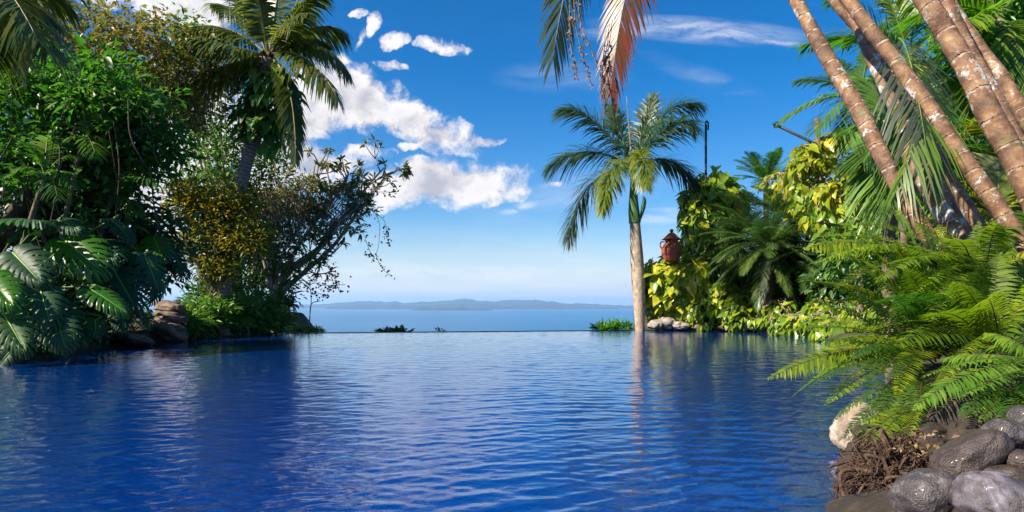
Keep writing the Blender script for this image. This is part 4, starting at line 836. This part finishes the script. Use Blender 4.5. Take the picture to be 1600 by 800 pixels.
# backing vegetation on the right
for k, (lb, bl, m_) in enumerate([('dark leafy shrub filling the shade behind the date palms', [(P(1300, 430, 16.0), (1.3, .5, .8), 60), (P(1380, 420, 14), (1.4, .5, 1.0), 60), (P(1210, 450, 17), (1.3, .4, .6), 50)], L_deep),
        ('dense green shrub behind the leaning trunks on the right bank', [(P(1480, 330, 9.5), (1.2, .5, .9), 70), (P(1570, 300, 9), (1.0, .5, 1.2), 70), (P(1420, 400, 9.0), (1.0, .5, .6), 50), (P(1560, 430, 7.5), (1.0, .5, .6), 50)], L_mid),
        ('tall leafy shrub in the upper right corner behind the palm stems', [(P(1560, 120, 10), (1.1, .6, 1.2), 80), (P(1480, 160, 10.5), (.9, .6, 1.0), 44), (P(1600, 20, 9.5), (.8, .6, .8), 44)], L_vivid)]):
    tree('backing_shrub', lb, 'shrub', (bl[0][0][0], bl[0][0][1], .2), bl[0][0], bl, m_, 80 + k, L=.16, Wd=.06, per=34, cl=.32, r0=.07, limbs=26, barkm=M_dark_bark)

# ================================================================== areca palms behind the leaning trunks
def areca(label, hub, specs, m, seed, ll=.5, lw=.035, base=None, n=44):
    hb = P(*hub); tips = [P(a, b, hub[2] + c) for a, b, c in specs]
    return small_palm('areca_palm', label, hb, tips, m, ll, lw, n=n, seed=seed, base=base, droop=.35, arch=.22, trunk_r=.05, lift=18, rad=.014, start=.15, a0=58, a1=28, group='areca palms on the right bank')
AR, AY = [L_areca, M_green_stem], [L_arecay, M_tan_stem]
areca('arching palm with two dark fronds against the sky by the torch', (1345, 150, 11.5), [(1228, 185, 0), (1250, 125, .3), (1275, 205, -.4), (1300, 90, .5), (1400, 110, .3), (1420, 190, 0), (1330, 230, -.5), (1360, 70, 0), (1390, 250, .2)], [L_mid, M_green_stem], 91, .42, .03, n=56)
areca('bright green palm between the first and second leaning trunks', (1420, 90, 8.6), [(1330, 60, 0), (1300, 0, .4), (1370, -30, 0), (1440, -40, .3), (1520, 20, 0), (1500, 150, -.3), (1350, 160, -.3), (1400, 210, -.4), (1470, 200, .3), (1290, 60, .8), (1255, 70, 1.0)], AR, 92, .5, .035)
areca('green palm filling the gap beside the thick leaning trunk', (1490, 230, 7.4), [(1400, 180, 0), (1420, 260, .2), (1450, 300, -.2), (1530, 330, -.3), (1580, 260, 0), (1560, 150, .3), (1470, 130, .2), (1500, 340, -.4), (1440, 200, -.5)], AR, 93, .42, .03)
areca('yellow green palm low behind the trunks', (1560, 340, 6.4), [(1480, 300, 0), (1450, 350, .2), (1490, 420, -.2), (1540, 460, -.3), (1620, 420, -.2), (1640, 300, 0), (1560, 250, .2), (1500, 250, .3), (1610, 480, -.5)], AY, 94, .36, .026)
areca('yellow green palm beside the right edge above the ferns', (1590, 230, 7.0), [(1500, 200, 0), (1510, 270, .2), (1540, 330, -.2), (1600, 350, -.3), (1660, 200, -.2), (1580, 120, .3), (1530, 140, .4)], AY, 95, .38, .028)
areca('broad palm spreading across the top right corner', (1560, 30, 7.6), [(1450, 20, 0), (1470, 100, .2), (1520, 160, -.2), (1590, 170, -.3), (1660, 100, 0), (1640, -60, .3), (1520, -70, .2), (1430, -40, .3), (1610, 130, -.6), (1480, 60, -.5), (1550, 110, .5)], AR, 96, .55, .04)
areca('palm with fronds drooping over the middle of the leaning trunks', (1395, 210, 6.0), [(1345, 200, 0), (1370, 290, .2), (1395, 330, -.3), (1440, 270, -.2), (1420, 150, .2), (1360, 130, .3), (1350, 250, -.2)], [L_mid, M_green_stem], 97, .36, .024)

# ================================================================== leaning clump palms
M_lean, N = new_mat('red_brown_palm_trunk'); at = N.n('ShaderNodeAttribute', attribute_name='len'); tco = N.n('ShaderNodeTexCoord'); O = tco.outputs['Object']
nz = N.noise(O, 9, 6, .7); nz2 = N.noise(O, 30, 5, .65)
ph = N.math('MULTIPLY', N.math('ADD', at.outputs['Fac'], N.math('MULTIPLY', N.math('SUBTRACT', nz, .5), .05)), 1 / .155)
f = N.math('FRACT', ph)
band = N.math('SUBTRACT', 1.0, N.smooth(N.math('ABSOLUTE', N.math('SUBTRACT', f, .5)), .03, .06))
c = N.ramp(nz, [(.28, (.05, .030, .020)), (.42, (.13, .066, .036)), (.56, (.24, .130, .066)), (.72, (.38, .25, .14))])
c = N.mix(.5, c, N.ramp(nz2, [(.3, (.45, .45, .45)), (.7, (1.5, 1.4, 1.3))]), 'MULTIPLY')
c = N.mix(N.math('MULTIPLY', band, N.smooth(nz2, .42, .62)), c, (.40, .32, .25, 1))
c = N.mix(N.smooth(N.noise(O, 4.6, 6, .76), .545, .62), c, N.mix(nz2, (.35, .32, .30, 1), (.70, .68, .66, 1)))
c = N.mix(N.smooth(N.noise(O, 6.5, 6, .75), .55, .68), c, (.10, .13, .05, 1))
b = N.n('ShaderNodeBump', ins={'Strength': .8, 'Distance': .012, 'Height': N.math('ADD', N.math('MULTIPLY', nz2, .7), band)})
out(N, N.n('ShaderNodeBsdfPrincipled', ins={'Base Color': c, 'Roughness': .68, 'Normal': b}))
def lean_trunk(label, pts, rad, seed, sp=.155):
    """pts: (px, py, depth) from root to top"""
    P3 = np.array([P(*q) for q in pts]); t = thing('leaning_palm', label, 'palm', P3[0], 'leaning clump palms on the right bank')
    L_ = np.linalg.norm(np.diff(P3, axis=0), axis=1).sum(); n = max(60, int(L_ / .0155))
    pp = spline(P3, n); ln = np.concatenate([[0], np.cumsum(np.linalg.norm(np.diff(pp, axis=0), axis=1))]); ln = ln * .155 / sp + .05 * np.sin(ln * 2.1 + seed) + .03 * np.sin(ln * 5.3 + seed * 2)
    ph = (ln / .155) % 1.0; rd = np.interp(np.linspace(0, 1, n), [0, .5, 1], [rad * 1.05, rad, rad * .92]) * (1 + .07 * np.exp(-((ph - .5) / .09) ** 2) - .03 * np.cos(6.283 * (ph - .5)))
    g = Geo(); rd = rd * (1 + .05 * np.sin(ln * 3.1 + seed) + .03 * np.sin(ln * 9 + seed)); V, Fs, l2 = tube(pp, rd, 18, wob=.012, rng=rg(seed)); g.add(V, Fs, 0, np.append(np.repeat(ln, 18), ln[-1])); g.build('trunk', M_lean, t)
    return t, pp[-1]
LT = [('first leaning trunk from the left, crossing the open sky', [(1690, 680, 3.3), (1590, 530, 3.55), (1480, 415, 3.8), (1420, 320, 3.95), (1371, 230, 4.1), (1341, 170, 4.2), (1295, 94, 4.35), (1244, 0, 4.5), (1180, -130, 4.8), (1120, -260, 5.1)], .062),
      ('slim ringed trunk that passes behind the third leaning trunk', [(1650, 560, 4.6), (1540, 370, 4.7), (1484, 280, 4.8), (1431, 187, 4.9), (1397, 128, 5.0), (1350, 55, 5.1), (1303, 0, 5.2), (1240, -100, 5.4)], .056),
      ('long leaning trunk with white scars, third from the left at the top', [(1740, 660, 3.5), (1640, 450, 3.7), (1571, 340, 3.8), (1541, 298, 3.85), (1495, 234, 3.95), (1452, 170, 4.05), (1410, 110, 4.15), (1367, 55, 4.25), (1325, 0, 4.35), (1240, -110, 4.6)], .060),
      ('lower reddish trunk between the first and third, splitting behind the ferns', [(1640, 600, 3.9), (1560, 475, 4.1), (1512, 395, 4.25), (1478, 340, 4.35), (1452, 298, 4.4), (1427, 255, 4.5), (1410, 191, 4.6), (1384, 136, 4.7), (1350, 60, 4.9), (1310, -40, 5.1)], .066),
      ('thickest leaning trunk nearest the right edge', [(1740, 560, 3.0), (1650, 390, 3.1), (1600, 282, 3.15), (1580, 238, 3.2), (1546, 179, 3.25), (1516, 115, 3.3), (1478, 51, 3.4), (1446, 0, 3.45), (1380, -110, 3.7)], .066),
      ('dark shaded trunk close behind the thickest one', [(1720, 480, 4.0), (1640, 310, 4.1), (1588, 221, 4.2), (1541, 128, 4.3), (1500, 55, 4.4), (1470, -10, 4.5), (1420, -100, 4.7)], .066),
      ('sunlit striped trunk at the far right edge', [(1720, 380, 4.4), (1640, 250, 4.5), (1600, 180, 4.6), (1563, 119, 4.7), (1533, 78, 4.8), (1480, 0, 4.9), (1420, -90, 5.1)], .062),
      ('shadowed lower trunk seen through the ferns beside the third', [(1640, 560, 4.9), (1560, 440, 5.0), (1520, 385, 5.05), (1490, 330, 5.1), (1468, 285, 5.2), (1440, 220, 5.3), (1400, 120, 5.5)], .058)]
hubs = []
for k, (lb, pts, rad) in enumerate(LT):
    t_, top = lean_trunk(lb, pts, rad * .76, k, [.135, .085, .15, .14, .165, .13, .07, .14][k]); hubs.append((t_, top))
# crown of the first trunk: two fronds hang into the picture above the pool
t0, h0 = hubs[0]; d0 = 4.4
add_frond(t0, [L_red, M_tan_stem], h0, P(985, -190, 4.2), P(954, 146, 4.3), n=92, ll=.27, lw=.018, a0=62, a1=20, droop=.45, lift=-6, start=.2, rad=.012, seed=301, tipmin=.45, up=(-.35, -1, .1), gap=.04)
add_frond(t0, [L_hang, M_tan_stem], h0, P(905, -240, 4.9), P(864, 92, 4.7), n=84, ll=.33, lw=.018, a0=62, a1=20, droop=.40, lift=-6, start=.2, rad=.012, seed=302, tipmin=.5, up=(.2, -1, .1))
for k, (a_, b__, c_) in enumerate([(1300, -420, 5.2), (1220, -520, 4.9), (1000, -420, 5.6)]):
    add_frond(t0, [L_areca, M_green_stem], h0, (h0 + P(a_, b__, c_)) / 2 + [0, 0, .4], P(a_, b__, c_), n=44, ll=.34, lw=.02, seed=310 + k)
# hanging dry inflorescence strings beside the red frond
g = Geo(); g2 = Geo(); r = rg(77)
for s_ in range(3):
    pp = spline([P(890 + s_ * 7, -40, 4.2), P(890 + s_ * 8, 30, 4.2), P(893 + s_ * 16, 80, 4.2), P(902 + s_ * 22, 120 + s_ * 12, 4.2)], 20); g.add(*tube(pp, .0025, 4)[:2])
    n = 46; q = pp[r.integers(4, 20, n)] + r.normal(0, .006, (n, 3)); scatter(g, OV, q, rvec(r, n, -1.5), rvec(r, n), .028, .012, 1)
g.build('flower_stalk', [M_tan_stem, L_husk], t0)

# a drooping frond in front of the trunks
for k, (cx_, cy_, tx, ty, dd) in enumerate([(1425, 60, 1455, 285, -.9), (1470, 110, 1400, 300, -.6)]):
    add_frond(hubs[3][0], [L_areca if k else L_hang, M_green_stem], P(1405, 60, 4.5) if not k else P(1420, 130, 4.4), P(cx_, cy_, 4.1), P(tx, ty, 3.9), n=34, ll=.42, lw=.016, a0=46, a1=20, droop=.4, lift=-10, start=.1, rad=.008, seed=330 + k)

# ================================================================== ferns at right
def fern(label, hub, tips, m, seed, ll=.085, lw=.018, n=54, arch=.22, rad=.0045, group='sword ferns on the right bank'):
    hb = np.asarray(P(*hub)); t = thing('sword_fern', label, 'fern', hb, group); r = rg(seed)
    for k, tp in enumerate(tips):
        mm = m; la = 1.0
        if len(tp) > 3: mm = tp[3]
        e = P(tp[0], tp[1], tp[2]); L_ = np.linalg.norm(e - hb); mid = (hb + e) / 2 + np.array([0, 0, arch * L_ * r.uniform(.8, 1.25)]) + r.normal(0, .03, 3) * L_
        st = r.uniform(.10, .2)
        add_frond(t, [mm, M_dark_stem], hb + r.normal(0, .02, 3), mid, e, n=int(n * L_ / .8) + 8, ll=ll * r.uniform(.85, 1.15), lw=lw * .74, a0=84, a1=58, droop=r.uniform(.08, .65), lift=r.uniform(0, 22), start=st, rad=rad, seed=seed * 60 + k, prof=(.12, .55), tipmin=.08, seg=2, jit=.09, twist=r.normal(0, .35))
    return t
# upper big fern: fronds arch to the left over the water
fern('largest fern with long bright fronds arching left across the date palm', (1530, 440, 3.6), [(1268, 372, 3.9), (1255, 388, 3.5), (1275, 410, 3.3), (1340, 350, 4.2), (1400, 330, 4.3), (1300, 455, 3.2), (1430, 345, 3.8), (1460, 500, 3.0), (1370, 440, 3.1), (1600, 330, 3.9), (1640, 400, 3.4), (1480, 380, 3.2), (1560, 350, 3.3), (1390, 500, 3.1)], L_fern, 401, .105, .020)
fern('fern spreading low fronds toward the blue water', (1470, 560, 3.3), [(1208, 522, 3.6), (1200, 592, 3.3), (1236, 622, 3.1), (1290, 632, 3.0), (1262, 560, 3.4), (1300, 505, 3.6), (1330, 590, 2.9), (1350, 480, 3.6), (1400, 620, 2.7), (1290, 540, 3.1), (1420, 470, 3.4), (1480, 460, 3.6), (1240, 575, 3.6)], L_fern, 402, .085, .017)
fern('upright fern with glowing fronds in the middle of the fern bank', (1560, 560, 3.2), [(1400, 420, 3.3), (1450, 400, 3.5), (1370, 470, 3.0, L_fernd), (1510, 390, 3.5), (1440, 500, 2.8), (1490, 440, 2.9), (1560, 400, 3.4), (1400, 540, 2.7), (1620, 430, 3.2), (1540, 470, 2.7), (1350, 520, 3.0), (1470, 600, 2.6)], L_fern, 403, .10, .019)
fern('nearest fern with pale broad fronds at the right edge', (1680, 590, 2.5), [(1440, 590, 2.5), (1425, 640, 2.4), (1470, 560, 2.7), (1540, 520, 2.7), (1500, 620, 2.2), (1600, 520, 2.6), (1560, 590, 2.1), (1580, 640, 2.2), (1520, 545, 2.9)], L_fernp, 404, .085, .017, rad=.0035)
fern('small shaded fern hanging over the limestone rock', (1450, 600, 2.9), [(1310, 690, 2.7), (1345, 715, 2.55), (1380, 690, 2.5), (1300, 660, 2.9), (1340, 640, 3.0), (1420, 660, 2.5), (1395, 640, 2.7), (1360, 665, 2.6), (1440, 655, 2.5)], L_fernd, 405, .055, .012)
fern('bright little fern at the foot of the bank beside the roots', (1440, 640, 2.6), [(1318, 692, 2.5), (1345, 718, 2.4), (1365, 700, 2.3), (1395, 700, 2.4), (1330, 670, 2.6), (1420, 690, 2.3)], L_fern, 406, .05, .011)
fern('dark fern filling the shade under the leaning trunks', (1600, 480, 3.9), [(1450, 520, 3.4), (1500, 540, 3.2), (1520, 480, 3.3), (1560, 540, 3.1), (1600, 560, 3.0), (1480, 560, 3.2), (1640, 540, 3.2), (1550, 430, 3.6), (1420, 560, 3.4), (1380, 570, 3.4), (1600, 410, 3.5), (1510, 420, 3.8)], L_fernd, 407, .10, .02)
fern('olive fern low over the dark rock at the right edge', (1640, 640, 2.4), [(1480, 625, 2.3), (1500, 650, 2.15), (1560, 660, 2.1), (1450, 600, 2.5), (1540, 610, 2.2), (1600, 620, 2.1)], L_fernd, 408, .06, .013)
fern('tiny bright fern sprouting from the top of the dark rock', (1575, 640, 2.3), [(1510, 652, 2.2), (1530, 660, 2.15), (1580, 625, 2.2), (1535, 640, 2.3)], L_fernp, 409, .03, .010, n=60)
fern('fern behind the leaning trunks at the far right', (1640, 470, 4.6), [(1500, 420, 4.4), (1540, 480, 4.2), (1480, 470, 4.4), (1600, 520, 4.1), (1560, 390, 4.6), (1620, 380, 4.7)], L_fernd, 410, .12, .022)
fern('tall upright fern in front of the leaning trunks', (1510, 575, 3.35), [(1345, 345, 3.5), (1395, 372, 3.4), (1440, 332, 3.6), (1482, 356, 3.5), (1530, 345, 3.5), (1580, 372, 3.4), (1322, 398, 3.4), (1360, 425, 3.1), (1415, 420, 3.0), (1470, 400, 3.1), (1540, 410, 3.0), (1300, 440, 3.3)], L_fern, 411, .078, .014, arch=.10)
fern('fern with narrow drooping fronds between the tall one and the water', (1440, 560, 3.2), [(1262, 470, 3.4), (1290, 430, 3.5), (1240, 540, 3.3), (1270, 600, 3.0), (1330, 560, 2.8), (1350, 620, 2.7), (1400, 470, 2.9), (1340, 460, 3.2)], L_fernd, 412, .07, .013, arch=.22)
# strap leaved plant
t = thing('strap_leaf_plant', 'cluster of long yellow green strap leaves rising among the ferns', 'plant', P(1440, 500, 3.5))
r = rg(88)
for k, (tx, ty) in enumerate([(1258, 438), (1345, 405), (1372, 398), (1402, 390), (1415, 400), (1440, 410), (1392, 425), (1300, 470)]):
    b_ = P(1432 + k * 2, 500, 3.5); e = P(tx, ty, 3.2 + .05 * k); m_ = (b_ + e) / 2 + [0, 0, .05]; pp = spline([b_, m_, e], 12)
    T_ = unit(np.gradient(pp, axis=0)); S_2 = unit(np.cross(T_, [0, 1, .3])); w = np.interp(np.linspace(0, 1, 12), [0, .3, .8, 1], [.012, .016, .010, .001])[:, None]
    V = np.stack([pp - S_2 * w, pp + [0, .006, -.004], pp + S_2 * w], 1).reshape(-1, 3); i_ = np.arange(11) * 3
    g = Geo(); g.add(V, np.concatenate([np.stack([i_, i_ + 1, i_ + 4, i_ + 3], 1), np.stack([i_ + 1, i_ + 2, i_ + 5, i_ + 4], 1)])); g.build('leaf', L_arecay, t)

# ================================================================== foreground rocks, roots, cascade
rock('limestone_rock', 'cream limestone rock at the waterline under the fern', P(1345, 668, 3.0) + [.0, 0, -.02], (.10, .11, .115), R_lime, 51, None, .16, 5, rotz=.4, tilt=(.1, .5), sq=.75)
rock('volcanic_rock', 'large dark volcanic rock behind the river stones', P(1470, 716, 2.4) + [0, .1, -.05], (.22, .24, .17), R_dark, 52, None, .28, 6, rotz=.2, tilt=(0, -.25), sq=.8, freq=1.6, fine=.06)
rock('volcanic_rock', 'dark rooted boulder at the lower right waterline', P(1410, 790, 2.25) + [.02, .08, -.12], (.17, .2, .24), R_dark, 53, None, .3, 6, sq=.85, freq=1.8, fine=.07)
rock('volcanic_rock', 'dark rock in the corner behind the small pale stone', P(1600, 690, 2.3) + [.1, .15, -.05], (.3, .2, .22), R_dark, 54, None, .28, 5)
rock('volcanic_rock', 'low dark rock under the waterfall stones', P(1550, 860, 1.9), (.42, .3, .2), R_dark, 55, None, .25, 5)
rock('volcanic_rock', 'dark boulder under the fern at the head of the rock bank', P(1515, 660, 2.75), (.30, .2, .16), R_dark, 56, None, .28, 5)
GS = 'rounded river stones at the lower right'
rock('river_stone', 'large tilted slab shaped river stone with a pale upper edge', P(1514, 716, 2.0), (.115, .085, .058), R_river, 61, GS, .10, 5, rotz=.1, tilt=(-.3, -.52), sq=.72, cat='stone', fine=.006)
rock('river_stone', 'smooth grey river stone lowest on the left beside the cascade', P(1447, 772, 1.85), (.085, .08, .06), R_river2, 62, GS, .10, 5, rotz=.3, tilt=(-.2, -.3), sq=.8, cat='stone', fine=.006)
rock('river_stone', 'small pale topped river stone above the large tilted slab', P(1573, 679, 2.05), (.060, .055, .042), R_river2, 63, GS, .10, 5, tilt=(-.3, .3), sq=.8, cat='stone', fine=.006)
rock('river_stone', 'half hidden stone cut by the right edge above the others', P(1602, 655, 2.1), (.045, .05, .04), R_river2, 64, GS, .10, 4, sq=.85, cat='stone', fine=.006)
rock('river_stone', 'wide brown stone under the falling water', P(1568, 790, 1.72), (.11, .09, .068), R_river, 65, GS, .10, 5, rotz=-.3, tilt=(-.25, .35), sq=.8, cat='stone', fine=.006)
rock('river_stone', 'stone at the right edge just above the cascade', P(1597, 722, 1.95), (.06, .06, .034), R_river, 66, GS, .10, 4, tilt=(0, .2), sq=.85, cat='stone', fine=.006)
rock('river_stone', 'flat stone at the head of the cascade', P(1575, 744, 1.95), (.11, .08, .035), R_river, 67, GS, .10, 4, tilt=(-.1, .1), sq=.8, cat='stone', fine=.006)
# cascade: a thin water film over the brown stone
mt, N = new_mat('white_water'); tco = N.n('ShaderNodeTexCoord'); O = tco.outputs['Object']
sp_ = N.n('ShaderNodeSeparateXYZ', ins={0: O})
wob = N.math('MULTIPLY', N.noise(O, 14, 4, .6), .035)
us = N.n('ShaderNodeCombineXYZ', ins={0: N.math('MULTIPLY', N.math('ADD', N.math('MULTIPLY_ADD', sp_.outputs[1], .25, sp_.outputs[0]), wob), 70.0), 1: N.math('MULTIPLY', sp_.outputs[2], 5.0), 2: N.math('MULTIPLY', sp_.outputs[1], 5.0)})
st_ = N.noise(us.outputs[0], 1.0, 6, .6)
xe = N.math('MULTIPLY_ADD', sp_.outputs[2], .5, sp_.outputs[0])
edge = N.math('MULTIPLY', N.smooth(xe, -.16, -.07), N.math('SUBTRACT', 1.0, N.smooth(xe, .0, .06)))
al = N.math('MULTIPLY', N.math('MULTIPLY', N.smooth(st_, .2, .9), N.smooth(N.noise(O, 22, 5, .65), .25, .7)), N.math('MULTIPLY', edge, .8))
pb = N.n('ShaderNodeBsdfPrincipled', ins={'Base Color': (.36, .34, .42, 1), 'Roughness': .3, 'Specular IOR Level': .5})
out(N, N.n('ShaderNodeMixShader', ins={0: al, 1: N.n('ShaderNodeBsdfTransparent'), 2: pb}))
o = rock('cascade', 'thin white cascade sliding over the brown river stone', P(1568, 790, 1.72) + [-.008, -.008, .004], (.1145, .094, .072), mt, 65, None, .10, 6, rotz=-.3, tilt=(-.25, .35), sq=.8, cat='waterfall', fine=.004)
# roots
M_root = plain('dry_root', (.030, .017, .012), (.13, .078, .052), 30, .9, .4)
g = Geo(); r = rg(99)
for k in range(800):
    a_ = r.uniform(0, 6.28); q_ = math.sqrt(r.random()); x0, y0 = 1395 + 66 * q_ * math.cos(a_), 752 + 74 * q_ * math.sin(a_); d = 2.02 + .25 * q_ + r.uniform(-.03, .06)
    dx, dy = r.normal(-8, 26), r.uniform(0, 60)
    p0, p3 = P(x0, y0, d + .03), P(x0 + dx, min(y0 + dy, 850), d - r.uniform(0, .06)); k_ = .035 if k % 3 else .06
    m1 = (p0 * .65 + p3 * .35) + r.normal(0, k_ * .6, 3) + [0, -.01, .015]; m2 = (p0 * .3 + p3 * .7) + r.normal(0, k_ * .6, 3)
    R_ = r.choice([.0012, .0025, .0045, .009], p=[.48, .32, .14, .06]); g.add(*tube(spline([p0, m1, m2, p3], 14), np.linspace(R_, R_ * .35, 14), 6, wob=.12, rng=r)[:2])
tag(g.build('root_tangle', M_root, None, P(1400, 740, 2.15)), 'tangle of dry brown roots clinging to the bank by the water', 'roots', kind='thing')
# fallen leaves and twigs on the rock
g = Geo(); n = 60; q = np.array([P(r.uniform(1400, 1500), r.uniform(680, 720), 2.15) for _ in range(n)]); scatter(g, OV, q + [0, 0, .01], rvec(r, n), unit(rvec(r, n) * .3 + [0, -.4, 1]), r.uniform(.012, .03, n), .012)
tag(g.build('fallen_leaves', L_husk, None, P(1450, 700, 2.15)), 'scattered brown leaf litter lying on the dark volcanic rock', kind='stuff')
